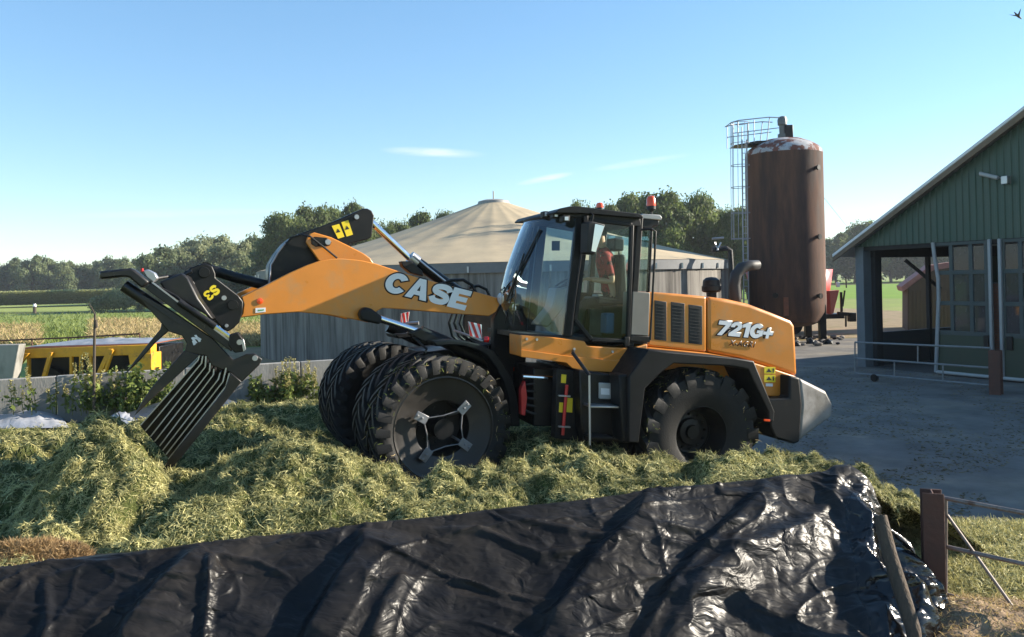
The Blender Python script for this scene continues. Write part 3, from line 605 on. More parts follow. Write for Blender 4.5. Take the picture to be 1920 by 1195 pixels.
# ---------------------------------------------------------------- barn at the right
g1, g2 = gnd(1620, 688), gnd(1890, 715)
BF = Frame(g1.x, g1.y, math.atan2((g2 - g1).y, (g2 - g1).x))
barn = thing('barn', (g1.x, g1.y, 0), 'green corrugated barn gable with glazed sliding doors at the right edge', 'barn')
clad_m = pmat('green_cladding', (.036, .073, .053), .5, var=.18, vscale=1.5, stretch=(1, 1, .3), rvar=.1)
post_m = pmat('grey_steel_post', (.11, .13, .145), .55, var=.2, vscale=3)
dark_m = pmat('dark_timber', (.022, .021, .022), .8, var=.3)
gpanel_m = pmat('green_door_panel', (.032, .045, .026), .6, var=.2, vscale=3)
fram_m = pmat('door_frame_paint', (.045, .06, .058), .6, var=.2)
roof_m = pmat('fibre_cement_roof', (.40, .41, .42), .75, var=.18, vscale=3, spec=.3)
wood_m = pmat('eaves_timber', (.16, .115, .075), .8, var=.25, vscale=6)
brick_m = pmat('red_brick', (.20, .085, .055), .85, var=.35, vscale=5, bump=.3)
ue, we = BF.uw(1570, 472, .35); u2, w2 = BF.uw(1915, 205, .35); m_ = (w2 - we) / (u2 - ue)
HALF = 7.3; UR = -HALF; wr_ = we + m_ * (UR - ue)
def rz(u): return wr_ - abs(u - UR) * abs(m_)
wb = (BF.uw(1605, 463, 0)[1] + BF.uw(1900, 448, 0)[1]) / 2
bv = MB(); lo, hi = [], []
u = .22
pts = []
while u > -2 * HALF - .2:
    for du, dv in ((0, 0), (.055, 0), (.075, .03), (.135, .03), (.155, 0)): pts.append((u - du, dv))
    u -= .185
for (uu, dv) in pts:
    lo.append(BF.W(uu, .05 + dv, wb)); hi.append(BF.W(uu, .05 + dv, max(wb + .01, rz(uu) - .16)))
bv.grid([lo, hi]); bv.build('gable_cladding', clad_m, barn, smooth=20, recalc=False)
for sgn, name in ((1, 'roof'), (-1, 'roof')):
    b = MB(); ua = UR + sgn * (HALF + .75); f = [BF.W(ua, .35, rz(ua)), BF.W(UR, .35, rz(UR)), BF.W(UR, .35, rz(UR) - .07), BF.W(ua, .35, rz(ua) - .07)]
    b.prism(f, BF.n * -34.5); b.build('roof', roof_m, barn, bevel=.01)
    b = MB(); f = [BF.W(ua, .36, rz(ua) - .075), BF.W(UR, .36, rz(UR) - .075), BF.W(UR, .36, rz(UR) - .24), BF.W(ua, .36, rz(ua) - .2)]; b.prism(f, BF.n * -.05); b.build('verge_board', wood_m, barn, bevel=.004)
    b = MB(); f = [BF.W(ua, .37, rz(ua) + .03), BF.W(UR, .37, rz(UR) + .03), BF.W(UR, .37, rz(UR) - .06), BF.W(ua, .37, rz(ua) - .06)]; b.prism(f, BF.n * -.22); b.build('verge_flashing', pmat('pale_flashing', (.66, .67, .68), .5, var=.1) if 'pale_flashing' not in MT else MT['pale_flashing'], barn, bevel=.01)
# frame and side
def bbox(u0, u1, v0, v1, z0, z1): 
    q = MB(); q.prism([BF.W(u0, v0, z0), BF.W(u1, v0, z0), BF.W(u1, v0, z1), BF.W(u0, v0, z1)], BF.n * (v1 - v0)); return q
uc0, uc1 = BF.uw(1607, 600, 0)[0], BF.uw(1622, 600, 0)[0]
bbox(uc0, uc1, .02, -.32, -.05, wb + .1).build('corner_post', post_m, barn, bevel=.012)
bbox(.02, -.2, -.33, -.62, 0, wb).build('timber_board', dark_m, barn, bevel=.01)
bbox(.05, -.1, -.62, -4.9, 0, 1.0).build('low_wall', pmat('dark_panel_wall', (.035, .04, .045), .7, var=.25), barn, bevel=.01)
bbox(.08, -.12, -.3, -34, wb - .32, wb + .02).build('eaves_beam', dark_m, barn, bevel=.01)
bbox(.0, -2 * HALF, -.02, -.2, wb - .12, wb + .05).build('lintel_beam', dark_m, barn, bevel=.01)
bbox(.0, -.12, -2.85, -2.97, 0, wb).build('side_post', dark_m, barn, bevel=.01)
bbox(.04, -.08, -4.9, -34, 0, wb).build('side_wall', clad_m, barn)
bbox(-2 * HALF + .1, -2 * HALF - .1, .0, -34, 0, wb).build('side_wall', clad_m, barn)
bbox(.0, -2 * HALF, -33.8, -34, 0, wb).build('back_wall', clad_m, barn)
ur = []
b = MB(); b.prism([BF.W(0, -33.9, wb), BF.W(-2 * HALF, -33.9, wb), BF.W(UR, -33.9, rz(UR) - .1)], BF.n * -.1); b.build('back_gable', clad_m, barn)
bbox(.0, -2 * HALF, .0, -33.9, -.06, .012).build('barn_floor', pmat('barn_floor_concrete', (.06, .055, .05), .9, var=.3), barn)
b = MB(); b.tube([at(1697, 488, 25.6), at(1764, 542, 25.2)], .06, 8); b.build('brace_pipe', dark_m, barn)
bbox(-3.0, -3.12, -5, -7, 0, 3.2).build('brick_wall', brick_m, barn, bevel=.01)
# sliding doors
def door(x0, x1, mull, extra=0):
    zt = wb - .02; rows = [BF.uw(1800, y, .12)[1] for y in (511, 569, 625)]; U = lambda px: BF.uw(px, 580, .12)[0]
    b = MB(); a, c = U(x0), U(x1)
    def bx(u0, u1, z0, z1, v0=.17, v1=.1): b.prism([BF.W(u0, v0, z0), BF.W(u1, v0, z0), BF.W(u1, v0, z1), BF.W(u0, v0, z1)], BF.n * (v1 - v0))
    for m in mull: bx(U(m) + .05, U(m) - .05, rows[2], zt)
    for z in rows: bx(a, c, z - .055, z + .055, .174, .098)
    bx(a, c, zt - .08, zt, .174, .098)
    fr = b.build('sliding_door', fram_m, barn, bevel=.006)
    q = MB(); q.prism([BF.W(a, .165, .1), BF.W(c, .165, .1), BF.W(c, .165, rows[2] - .05), BF.W(a, .165, rows[2] - .05)], BF.n * -.05); q.build('lower_panel', gpanel_m, fr, bevel=.006)
    ms = [U(m) for m in mull]; zz = [zt - .08] + rows
    for i in range(len(ms) - 1):
        for j in range(3):
            q = MB(); q.prism([BF.W(ms[i] - .05, .14, zz[j + 1] + .05), BF.W(ms[i + 1] + .05, .14, zz[j + 1] + .05), BF.W(ms[i + 1] + .05, .14, zz[j] - .05), BF.W(ms[i] - .05, .14, zz[j] - .05)], BF.n * -.01); q.build('pane', dglass, fr, smooth=0)
    q = MB(); q.tube([BF.W(a, .2, .09), BF.W(c, .2, .09)], .045, 8); q.build('bottom_rail', ltgrey, fr)
    return fr
d1 = door(1757, 1856, (1787, 1824, 1853)); d2 = door(1880, 2010, (1884, 1917, 1952, 2000))
b = MB(); b.tube([BF.P(1749, 455, .2), BF.P(1752, 480, .2), BF.P(1759, 522, .2), BF.P(1760, 560, .2), BF.P(1757, 640, .2), BF.P(1755, 698, .2)], .05, 10); b.build('bent_pipe', pmat('pale_pipe', (.26, .27, .28), .5, .2, var=.2), barn)
for x in (1858, 1877):
    b = MB(); u_ = BF.uw(x, 580, .2)[0]; b.prism([BF.W(u_ + .04, .24, .05), BF.W(u_ - .04, .24, .05), BF.W(u_ - .04, .24, wb), BF.W(u_ + .04, .24, wb)], BF.n * -.1); b.build('door_rail', pmat('pale_rail', (.26, .27, .28), .45, .3, var=.15) if 'pale_rail' not in MT else MT['pale_rail'], barn, bevel=.02)
ua, ub = BF.uw(1863, 600, -.1)[0], BF.uw(1873, 600, -.1)[0]
bp = bbox(ua + .12, ub - .12, -.1, -.3, 0, BF.uw(1868, 530, -.1)[1]).build('brick_pillar', pmat('mortar', (.10, .095, .09), .9, var=.3), barn)
zz_ = .02; k = 0; bm_ = MB(); bm_.box((0, 0, 0), (.07, .05, .052)); 
Rm = Matrix.Rotation(BF.yaw, 3, 'Z')
while zz_ < BF.uw(1868, 530, -.1)[1] - .07:
    uu = ua + .12; 
    while uu > ub - .12:
        L_ = .2 if not (k % 2 and abs(uu - ua - .12) < 1e-6) else .1; L_ = min(L_, uu - (ub - .12))
        if L_ < .03: break
        q = MB(); cc = BF.W(uu - L_ / 2, -.09, zz_ + .03); q.box(cc, (L_ - .012, .04, .052), Rm); q.build('brick', brick_m, bp, smooth=0); uu -= L_
    zz_ += .064; k += 1
b = MB(); b.tube([BF.P(1838, 326, .2), BF.P(1871, 334, .2)], .05, 10); b.bar(BF.P(1838, 324, .12), BF.P(1871, 332, .12), .1, .04); b.build('strip_lamp', ltgrey, barn)
b = MB(); b.box(BF.P(1886, 338, .2), (.16, .16, .2), Rm); b.tube([BF.P(1872, 333, .15), BF.P(1884, 336, .15)], .02, 6); b.build('lamp_bracket', steel, barn, bevel=.02)
b = MB(); ux = BF.uw(1855, 640, .2)[0]; b.box(BF.W(ux + .08, .19, BF.uw(1855, 642, .2)[1]), (.12, .08, .34), Rm); b.build('door_latch', black, d1, bevel=.01)
b = MB(); ux = BF.uw(1893, 640, .2)[0]; b.box(BF.W(ux, .19, BF.uw(1893, 644, .2)[1]), (.14, .08, .34), Rm); b.build('door_latch', black, d2, bevel=.01)

# yard gate of pipes, its post
q1, q2 = gnd(1868, 740), gnd(1602, 712)
GF = Frame(q1.x, q1.y, math.atan2((q1 - q2).y, (q1 - q2).x))
gate = thing('pipe_gate', q2, 'long galvanised three rail pipe gate across the yard before the barn', 'gate')
galv = pmat('dull_galvanised', (.20, .205, .205), .5, .35, var=.25, vscale=8, col2=(.13, .08, .05), c2lo=.58, c2hi=.72, c2scale=4)
for (a, c) in (((1603, 642), (1857, 653)), ((1603, 672), (1857, 690)), ((1603, 700), (1859, 723))):
    b = MB(); b.tube([GF.P(*a, 0), GF.P(*c, 0)], .024, 8); b.build('rail', galv, gate)
for (x, y0, y1) in ((1603, 642, 702), (1721, 648, 680), (1677, 676, 709), (1768, 685, 716)):
    b = MB(); b.tube([GF.P(x, y0, 0), GF.P(x, y1, 0)], .02, 8); b.build('upright', galv, gate)
b = MB(); cw = GF.P(1640, 713, 0); cw.z = .1; b.lathe([(-.03, .03), (-.03, .1), (.03, .1), (.03, .03)], cw, GF.n, 16, cap=True); b.tube([cw + Vector((0, 0, .02)), GF.P(1642, 703, 0)], .02, 6); b.build('castor', black, gate)
rustp = pmat('rusty_post', (.085, .038, .026), .8, var=.3, vscale=6, bump=.3, bscale=25)
def hbeam(name, base, h, w, yaw, label):
    root = thing(name, base, label, 'post'); b = MB(); t = w * .09; M3 = Matrix.Rotation(yaw, 3, 'Z'); o = Vector(base)
    pr = [(-w / 2, -w / 2), (w / 2, -w / 2), (w / 2, -w / 2 + t), (t / 2, -w / 2 + t), (t / 2, w / 2 - t), (w / 2, w / 2 - t), (w / 2, w / 2), (-w / 2, w / 2), (-w / 2, w / 2 - t), (-t / 2, w / 2 - t), (-t / 2, -w / 2 + t), (-w / 2, -w / 2 + t)]
    b.prism([o + M3 @ Vector((x, y, -.3)) for x, y in pr], Vector((0, 0, h + .3))); b.build('beam', rustp, root, bevel=.006); return root
hbeam('gate_post', q1, q1.y * (740 - 657) / F, .24, GF.yaw + .3, 'stout rusty brown gate post in front of the barn doors')
# small wooden shed seen through the barn
s0 = gnd(1700, 622); SDp = s0.y; sh = thing('garden_shed', s0, 'small wooden shed with red tiled roof seen through the open barn side', 'shed')
w_ = lambda x, y: at(x, y, SDp)
b = MB(); b.prism([w_(1702, 622), w_(1790, 624), w_(1790, 500), w_(1745, 508), w_(1702, 540)], Vector((1.2, 3, 0))); b.build('wall', pmat('shed_boards', (.10, .065, .04), .85, var=.3, vscale=4, stretch=(3, 3, .2)), sh)
for i in range(12):
    x = 1704 + i * 7.3; b = MB(); b.prism([w_(x, 621) - Vector((0, .03, 0)), w_(x + 6.6, 621) - Vector((0, .03, 0)), w_(x + 6.6, 545) - Vector((0, .03, 0)), w_(x, 545) - Vector((0, .03, 0))], Vector((0, .028, 0))); b.build('board', MT['shed_boards'], sh)
b = MB(); b.prism([w_(1690, 538), w_(1746, 497), w_(1750, 507), w_(1693, 547)], Vector((1.2, 3, 0))); b.prism([w_(1690 + 56, 497), w_(1795, 490), w_(1795, 500), w_(1750, 507)], Vector((1.2, 3, 0))); b.build('roof', pmat('pink_red_tiles', (.34, .16, .13), .8, var=.3, vscale=3), sh)

# ---------------------------------------------------------------- yellow trailer and clutter behind the far wall
TD = 21.0; yt = thing('yellow_trailer', at(150, 700, TD) - Vector((0, 0, at(150, 700, TD).z)), 'faded yellow trailer with slanted struts behind the bunker wall at left', 'trailer')
ypaint = pmat('worn_yellow_paint', (.62, .29, .012), .6, var=.2, vscale=4, col2=(.20, .10, .03), c2lo=.56, c2hi=.7, c2scale=5, stretch=(1, 1, 1))
y_ = lambda x, y, o=0: at(x, y, TD) + Vector((0, o, 0))
b = MB(); b.prism([y_(31, 655), y_(283, 646), y_(283, 665), y_(31, 673)], Vector((0, .35, 0))); b.build('side_beam', ypaint, yt, bevel=.02)
for a in (((20, 708), (54, 662), 10), ((86, 706), (99, 660), 7), ((189, 700), (210, 654), 9), ((199, 700), (214, 656), 5)):
    b = MB(); (x0, y0), (x1, y1), w0 = a; b.prism([y_(x0 - w0 / 2, y0, -.12), y_(x0 + w0 / 2, y0, -.12), y_(x1 + w0 / 2, y1, -.12), y_(x1 - w0 / 2, y1, -.12)], Vector((0, .11, 0))); b.build('strut', ypaint, yt, bevel=.01)
for x in (53, 133, 151, 170):
    b = MB(); b.prism([y_(x - 2, 708, -.02), y_(x + 2, 708, -.02), y_(x + 2, 668, -.02), y_(x - 2, 668, -.02)], Vector((0, .1, 0))); b.build('upright', ypaint, yt)
b = MB(); b.prism([y_(241, 664, -.03), y_(285, 662, -.03), y_(285, 705, -.03), y_(247, 705, -.03)], Vector((0, .6, 0))); b.build('end_panel', ypaint, yt, bevel=.02)
b = MB(); b.prism([y_(28, 715, .5), y_(283, 710, .5), y_(283, 652, .5), y_(28, 660, .5)], Vector((0, 1.6, 0))); b.build('body', black, yt, bevel=.03)
b = MB(); b.prism([y_(35, 655, .05), y_(283, 646, .05), y_(283, 644.5, .05), y_(35, 653, .05)], Vector((0, 2.0, 0))); b.build('rust_edge', pmat('rust_edge', (.22, .07, .04), .8, var=.3), yt)
for x in (75, 230):
    for o_ in (.3, 1.7):
        b = MB(); c_ = at(x, 700, TD); b.lathe([(-.1, .15), (-.12, .42), (.12, .42), (.1, .15)], (c_.x, TD + o_ + .1, .42), (0, 1, 0), 20, cap=True); b.build('wheel', rubber, yt)
plast_m = pmat('grey_plastic_sheet', (.24, .25, .27), .45, var=.3, vscale=3, bump=.6, bscale=5)
def crumple(name, quad, h, mat, label, seed, nx=40, ny=16, cat='sheet', amp=.1):
    a, b_, c, d_ = [Vector(p) for p in quad]; rs_ = rnd.random() * 50; rows = []
    o0 = (a + b_ + c + d_) / 4
    for j in range(ny + 1):
        row = []
        for i in range(nx + 1):
            s, t = i / nx, j / ny; p = a.lerp(b_, s).lerp(d_.lerp(c, s), t); e = math.sin(math.pi * s) ** .8 * math.sin(math.pi * t) ** .8
            z = h * e * (.55 + .9 * float(ridged(np.array(s * nx * .18 + rs_), np.array(t * ny * .2), seed))) + amp * e * (float(ridged(np.array(s * nx * .45), np.array(t * ny * .5 + rs_), seed + 1)) - .5)
            row.append(Vector((p.x, p.y, p.z + max(z, 0) + .01)))
        rows.append(row)
    b2 = MB(); b2.grid(rows); o = b2.build(name, mat, smooth=40)
    return tag(o, label, cat)
crumple('plastic_sheet', [y_(42, 652, .2), y_(283, 645, .2), y_(283, 644, 1.9), y_(55, 650, 1.9)], .05, plast_m, 'crumpled grey plastic sheet lying on top of the yellow trailer', 3)
b = MB(); b.prism([at(-30, 648, 20.4), at(36, 646, 20.4), at(22, 722, 20.4), at(-30, 722, 20.4)], Vector((0, .3, 0))); p0 = at(0, 700, 20.4)
o = b.build('concrete_slab', conc_m, bevel=.02); tag(o, 'pale concrete slab standing left of the yellow trailer', 'slab')
b = MB(); b.tube([at(-20, 640, 24), at(140, 633, 24), at(262, 626, 24)], .025, 6); 
for x in (60, 128, 212, 262): b.tube([at(x, 637 - x * .04, 24), at(x, 668, 24)], .022, 6)
o = b.build('rusty_rail', rustp); tag(o, 'thin rusty brown rail behind the yellow trailer', 'rail')
# small post in the field with a pale top
p0 = gnd(65, 588); fp = thing('field_post', p0, 'short weathered field post with pale cap far left', 'post'); b = MB(); b.tube([p0, at(65, 575, p0.y)], .22, 8); b.build('pole', bark, fp); b = MB(); b.tube([at(65, 575, p0.y), at(65, 570, p0.y)], [.24, .16], 8); b.build('cap', white, fp)
# sheets lying at the foot of the far wall
whs = pmat('white_silage_film', (.36, .37, .40), .4, var=.12, vscale=3, bump=.7, bscale=6)
dk = lambda px, py, z: gnd(px, py, z)
crumple('white_film', [dk(-90, 806, .15), dk(130, 803, .15), dk(112, 776, .15), dk(-60, 772, .15)], .16, whs, 'crumpled white silage film on the grass at the left edge', 5)
crumple('white_film', [dk(196, 796, .2), dk(262, 796, .2), dk(258, 780, .2), dk(205, 780, .2)], .08, whs, 'small crumpled white film left of the fork teeth', 6, 24, 12)
crumple('grey_film', [dk(210, 785, .25), dk(505, 785, .25), dk(470, 760, .3), dk(300, 758, .3)], .17, pmat('dark_grey_film', (.075, .08, .09), .35, var=.3, bump=.6, bscale=5), 'dark grey silage film rising against the wall behind the fork', 8, 44, 18)

# ---------------------------------------------------------------- foreground post, pipe gate, log
fp0 = gnd(1752, 1132); FD = fp0.y
hbeam('steel_post', fp0, at(1752, 921, FD).z, .165, -.36, 'rusty brown steel beam post beside the crumpled black tarp')
ge = at(1765, 940, FD).z; r2 = ray(1920, 968); dg = (ge - H) / r2.z; gx = Vector((r2.x * dg, dg, 0))
P0 = at(1772, 940, FD); P0.z = 0
FG = Frame(P0.x, P0.y, math.atan2((gx - P0).y, (gx - P0).x))
fg = thing('field_gate', P0, 'worn steel pipe gate with diagonal brace hung on the foreground post', 'gate')
def ln(a, c): return [FG.P(*a, 0), FG.P(*c, 0)]
def ext(a, c, k=1.9): p, q = ln(a, c); return [p, p + (q - p) * k]
brownpipe = pmat('worn_brown_pipe', (.20, .165, .145), .5, .3, var=.3, vscale=12, col2=(.11, .06, .04), c2lo=.52, c2hi=.66, c2scale=8)
for a, c in (((1764, 933), (1920, 962)), ((1768, 1024), (1920, 1058)), ((1768, 1113), (1920, 1156))):
    b = MB(); b.tube(ext(a, c), .018, 10); b.build('rail', brownpipe, fg)
b = MB(); b.tube(ln((1772, 932), (1772, 1116)), .02, 10); b.build('upright', brownpipe, fg)
b = MB(); p, q = ln((1776, 966), (1906, 1148)); b.tube([p, p + (q - p) * 1.06], .014, 8); b.build('brace', brownpipe, fg)
# bird
bd = at(1908, 30, 60); b = MB(); b.tube([bd + Vector((-.25, 0, .3)), bd + Vector((-.05, 0, .05)), bd + Vector((.12, 0, -.1)), bd + Vector((.3, 0, -.25))], [.02, .09, .08, .02], 8)
o_ = bd; b.add([o_ + Vector((-.05, -.05, .05)), o_ + Vector((.1, -.05, -.1)), o_ + Vector((-.2, -.75, .35)), o_ + Vector((-.05, .05, .07)), o_ + Vector((.1, .05, -.08)), o_ + Vector((-.2, .75, .35))], [(0, 1, 2), (3, 5, 4)])
tag(b.build('bird', black, smooth=0, recalc=False), 'small dark bird flying in the top right of the sky', 'bird')
# ---------------------------------------------------------------- the wheel loader
RF = Frame(1.891, 10.86, R(18)); FF = Frame(-1.461, 10.557, R(24))
LD = thing('wheel_loader', (.3, 10.8, .1), 'orange wheel loader with black articulated frame standing on the cut grass', 'wheel loader')
def side(fr, name, pts, v0, v1, mat, parent=LD, bevel=.012, seg=2, smooth=35):
    b = MB(); b.prism([fr.P(x, y, v0) for x, y in pts], fr.n * (v1 - v0)); return b.build(name, mat, parent, bevel=bevel, seg=seg, smooth=smooth)
def mside(fr, name, pts, v0, v1, mat, parent=LD, bevel=.012, seg=2, mirror=True):
    o = side(fr, name, pts, v0, v1, mat, parent, bevel, seg)
    if mirror:
        b = MB(); b.prism([fr.P(x, y, v0) - fr.n * (v0 + v0) for x, y in pts], fr.n * (v0 - v1)); b.build(name, mat, parent, bevel=bevel, seg=seg)
    return o
def tubes(fr, name, pts, v, r, mat, parent=LD, n=10):
    b = MB(); b.tube([fr.P(x, y, vv) for x, y, vv in (p if len(p) == 3 else (*p, v) for p in pts)], r, n); return b.build(name, mat, parent)
def pin(fr, px, py, v0, v1, r, mat, parent, name='pin', n=20):
    p = fr.P(px, py, v0); b = MB(); b.lathe([(0, r * .35), (0, r * .92), (-.008, r), (v1 - v0, r)], p, fr.n, n); b.f.append(tuple(range(n))); b.mi.append(0); return b.build(name, mat, parent)
def text(name, s, fr, BL, BR, TL, v, mat, parent, bold=0., outline=0., omat=None, shear=0., space=1.0, depth=.004, glyphs=False):
    def make(off):
        if glyphs: return glyph_mesh(s, off)
        cu = bpy.data.curves.new('t', 'FONT'); cu.body = s; cu.offset = off; cu.shear = shear; cu.space_character = space; cu.resolution_u = 3; cu.fill_mode = 'BOTH'
        ob = bpy.data.objects.new('t', cu); COL.objects.link(ob); dg = bpy.context.evaluated_depsgraph_get()
        me = bpy.data.meshes.new_from_object(ob.evaluated_get(dg)); bpy.data.objects.remove(ob); bpy.data.curves.remove(cu); return me
    base = make(bold); co = np.array([v.co[:] for v in base.vertices]); lo, hi = co.min(0), co.max(0)
    o_, x_, y_ = fr.P(*BL, v), fr.P(*BR, v), fr.P(*TL, v); off = wloc(parent)
    def place(me, lift, nm, m):
        for vv in me.vertices:
            a, c = (vv.co.x - lo[0]) / (hi[0] - lo[0]), (vv.co.y - lo[1]) / (hi[1] - lo[1]); vv.co = o_ + (x_ - o_) * a + (y_ - o_) * c + fr.n * lift - off
        bm = bmesh.new(); bm.from_mesh(me); r_ = bmesh.ops.extrude_face_region(bm, geom=bm.faces[:])
        for e in r_['geom']:
            if isinstance(e, bmesh.types.BMVert): e.co += fr.n * -depth
        bmesh.ops.recalc_face_normals(bm, faces=bm.faces); bm.to_mesh(me); bm.free(); me.materials.clear()
        return finish(me, nm, m, parent, smooth=0)
    if outline: place(make(bold + outline), .001, name + '_outline', omat or blackprint)
    return place(base, .004, name, mat)

# heavy block letters drawn as outlines in a unit box
def arc(cx, cy, rx, ry, a0, a1, n=18): return [(cx + rx * math.cos(R(a0 + (a1 - a0) * i / n)), cy + ry * math.sin(R(a0 + (a1 - a0) * i / n))) for i in range(n + 1)]
def stroke(P, t):
    Q = [np.array(p, float) for p in P]; sm = []
    for i in range(len(Q) - 1):
        p0, p1, p2, p3 = Q[max(i - 1, 0)], Q[i], Q[i + 1], Q[min(i + 2, len(Q) - 1)]
        for k in range(4): u = k / 4; sm.append(.5 * (2 * p1 + (p2 - p0) * u + (2 * p0 - 5 * p1 + 4 * p2 - p3) * u * u + (3 * p1 - p0 - 3 * p2 + p3) * u ** 3))
    sm.append(Q[-1]); L = []; Rr = []
    for i, p in enumerate(sm):
        d = sm[min(i + 1, len(sm) - 1)] - sm[max(i - 1, 0)]; d /= np.linalg.norm(d) + 1e-9; n = np.array([-d[1], d[0]]) * t / 2; L.append(tuple(p + n)); Rr.append(tuple(p - n))
    return L + Rr[::-1]
S_ = [(.88, .68), (.76, .83), (.5, .875), (.24, .82), (.17, .69), (.27, .575), (.5, .52), (.74, .44), (.83, .30), (.74, .17), (.5, .125), (.24, .17), (.12, .33)]
GL = {'C': ([arc(.5, .5, .5, .5, 33, 327, 30) + arc(.5, .5, .19, .23, 322, 38, 24)], 1.0), 'A': ([[(0, 0), (.35, 1), (.67, 1), (1.02, 0), (.70, 0), (.645, .19), (.375, .19), (.32, 0)], [(.435, .40), (.51, .68), (.585, .40)]], 1.02),
      'S': ([stroke(S_, .27)], .95), 'E': ([[(0, 0), (.88, 0), (.88, .26), (.33, .26), (.33, .38), (.80, .38), (.80, .62), (.33, .62), (.33, .74), (.88, .74), (.88, 1), (0, 1)]], .88),
      '7': ([[(0, 1), (.9, 1), (.9, .76), (.42, 0), (.08, 0), (.54, .72), (0, .72)]], .86), '2': ([[(.02, .62), (.06, .82), (.2, .95), (.45, 1), (.7, .95), (.84, .8), (.84, .63), (.74, .47), (.46, .26), (.85, .26), (.85, 0), (0, 0), (0, .2), (.4, .52), (.54, .66), (.54, .74), (.44, .77), (.35, .74), (.31, .62)]], .85),
      '1': ([[(0, .64), (0, .86), (.3, 1), (.58, 1), (.58, 0), (.26, 0), (.26, .70)]], .58), 'G': ([arc(.5, .5, .5, .5, 40, 316, 28) + [(.98, .20), (.98, .56), (.52, .56), (.52, .36), (.70, .36), (.70, .30)] + arc(.5, .5, .19, .23, 300, 40, 22)], .98),
      '+': ([[(0, .30), (.25, .30), (.25, .05), (.47, .05), (.47, .30), (.72, .30), (.72, .52), (.47, .52), (.47, .77), (.25, .77), (.25, .52), (0, .52)]], .72),
      '3': ([stroke([(.12, .72), (.26, .85), (.5, .88), (.76, .81), (.8, .67), (.66, .54), (.5, .51)], .22)[:0] + [(.0, .7), (.08, .88), (.25, .98), (.5, 1), (.76, .95), (.88, .8), (.86, .64), (.72, .52), (.88, .40), (.92, .24), (.82, .08), (.62, 0), (.3, .01), (.1, .1), (.0, .28), (.26, .34), (.34, .24), (.5, .21), (.64, .25), (.65, .34), (.56, .41), (.36, .42), (.36, .61), (.54, .62), (.62, .68), (.6, .76), (.5, .79), (.36, .77), (.27, .68)]], .92)}
def glyph_mesh(s, off):
    cu = bpy.data.curves.new('t', 'CURVE'); cu.dimensions = '2D'; cu.fill_mode = 'BOTH'; cu.offset = off; x = 0
    for c in s:
        outs, w = GL[c]
        for o in outs:
            sp = cu.splines.new('POLY'); sp.points.add(len(o) - 1); sp.use_cyclic_u = True
            for i, (a, b_) in enumerate(o): sp.points[i].co = (x + a, b_, 0, 1)
        x += w + .03
    ob = bpy.data.objects.new('t', cu); COL.objects.link(ob); dg = bpy.context.evaluated_depsgraph_get()
    me = bpy.data.meshes.new_from_object(ob.evaluated_get(dg)); bpy.data.objects.remove(ob); bpy.data.curves.remove(cu); return me
# -- wheels (local: x backwards, -y outwards, z up)
def tyre_mesh(Rt, hw, rr, nl, seed, lugh=.055, sweep=.34, lw=.52):
    b = MB(); Rc = Rt - lugh
    half = [(hw * .80, rr - .01), (hw * .90, rr + .03), (hw * 1.0, rr + (Rc - rr) * .45), (hw * .99, rr + (Rc - rr) * .72), (hw * .90, Rc - .025), (hw * .6, Rc - .004), (0, Rc)]
    prof = [(-z, r) for z, r in half] + [(z, r) for z, r in half[-2::-1]]
    b.lathe(prof, (0, 0, 0), (0, 1, 0), 72)
    def ring(v):
        t = abs(v) / hw; return Rc - (.004 if t > .6 else 0) - .05 * max(0, t - .6) * 2.5 * .4
    for s in (-1, 1):
        for k in range(nl):
            a0 = 2 * math.pi * (k + (.5 if s > 0 else 0)) / nl; secs = []
            path = [(-.03, 0), (.25, .25), (.55, .56), (.85, .85), (.985, 1.0)]
            wa = 2 * math.pi / nl * lw * .5
            for i, (tv, ta) in enumerate(path):
                v = s * tv * hw; a = a0 + sweep * ta; w0 = wa * (.62 + .5 * tv); top = Rt - .012 * tv * tv - (.012 if i == 4 else 0); bot = ring(v) - .03
                secs.append([(v, a - w0, bot), (v, a - w0 * .82, top), (v, a + w0 * .82, top), (v, a + w0, bot)])
            v = s * hw * 1.012; a = a0 + sweep * 1.04; w0 = wa * 1.05; secs.append([(v * 1.02, a - w0, Rc - .13), (v * 1.02, a - w0 * .85, Rc - .06), (v * 1.02, a + w0 * .85, Rc - .06), (v * 1.02, a + w0, Rc - .13)])
            P = [Vector((math.cos(q[1]) * q[2], q[0], math.sin(q[1]) * q[2])) for sec in secs for q in sec]; m = len(secs)
            b.add(P, [(i * 4 + j, i * 4 + (j + 1) % 4, (i + 1) * 4 + (j + 1) % 4, (i + 1) * 4 + j) for i in range(m - 1) for j in range(4)] + [(0, 1, 2, 3), (m * 4 - 1, m * 4 - 2, m * 4 - 3, m * 4 - 4)])
    return b
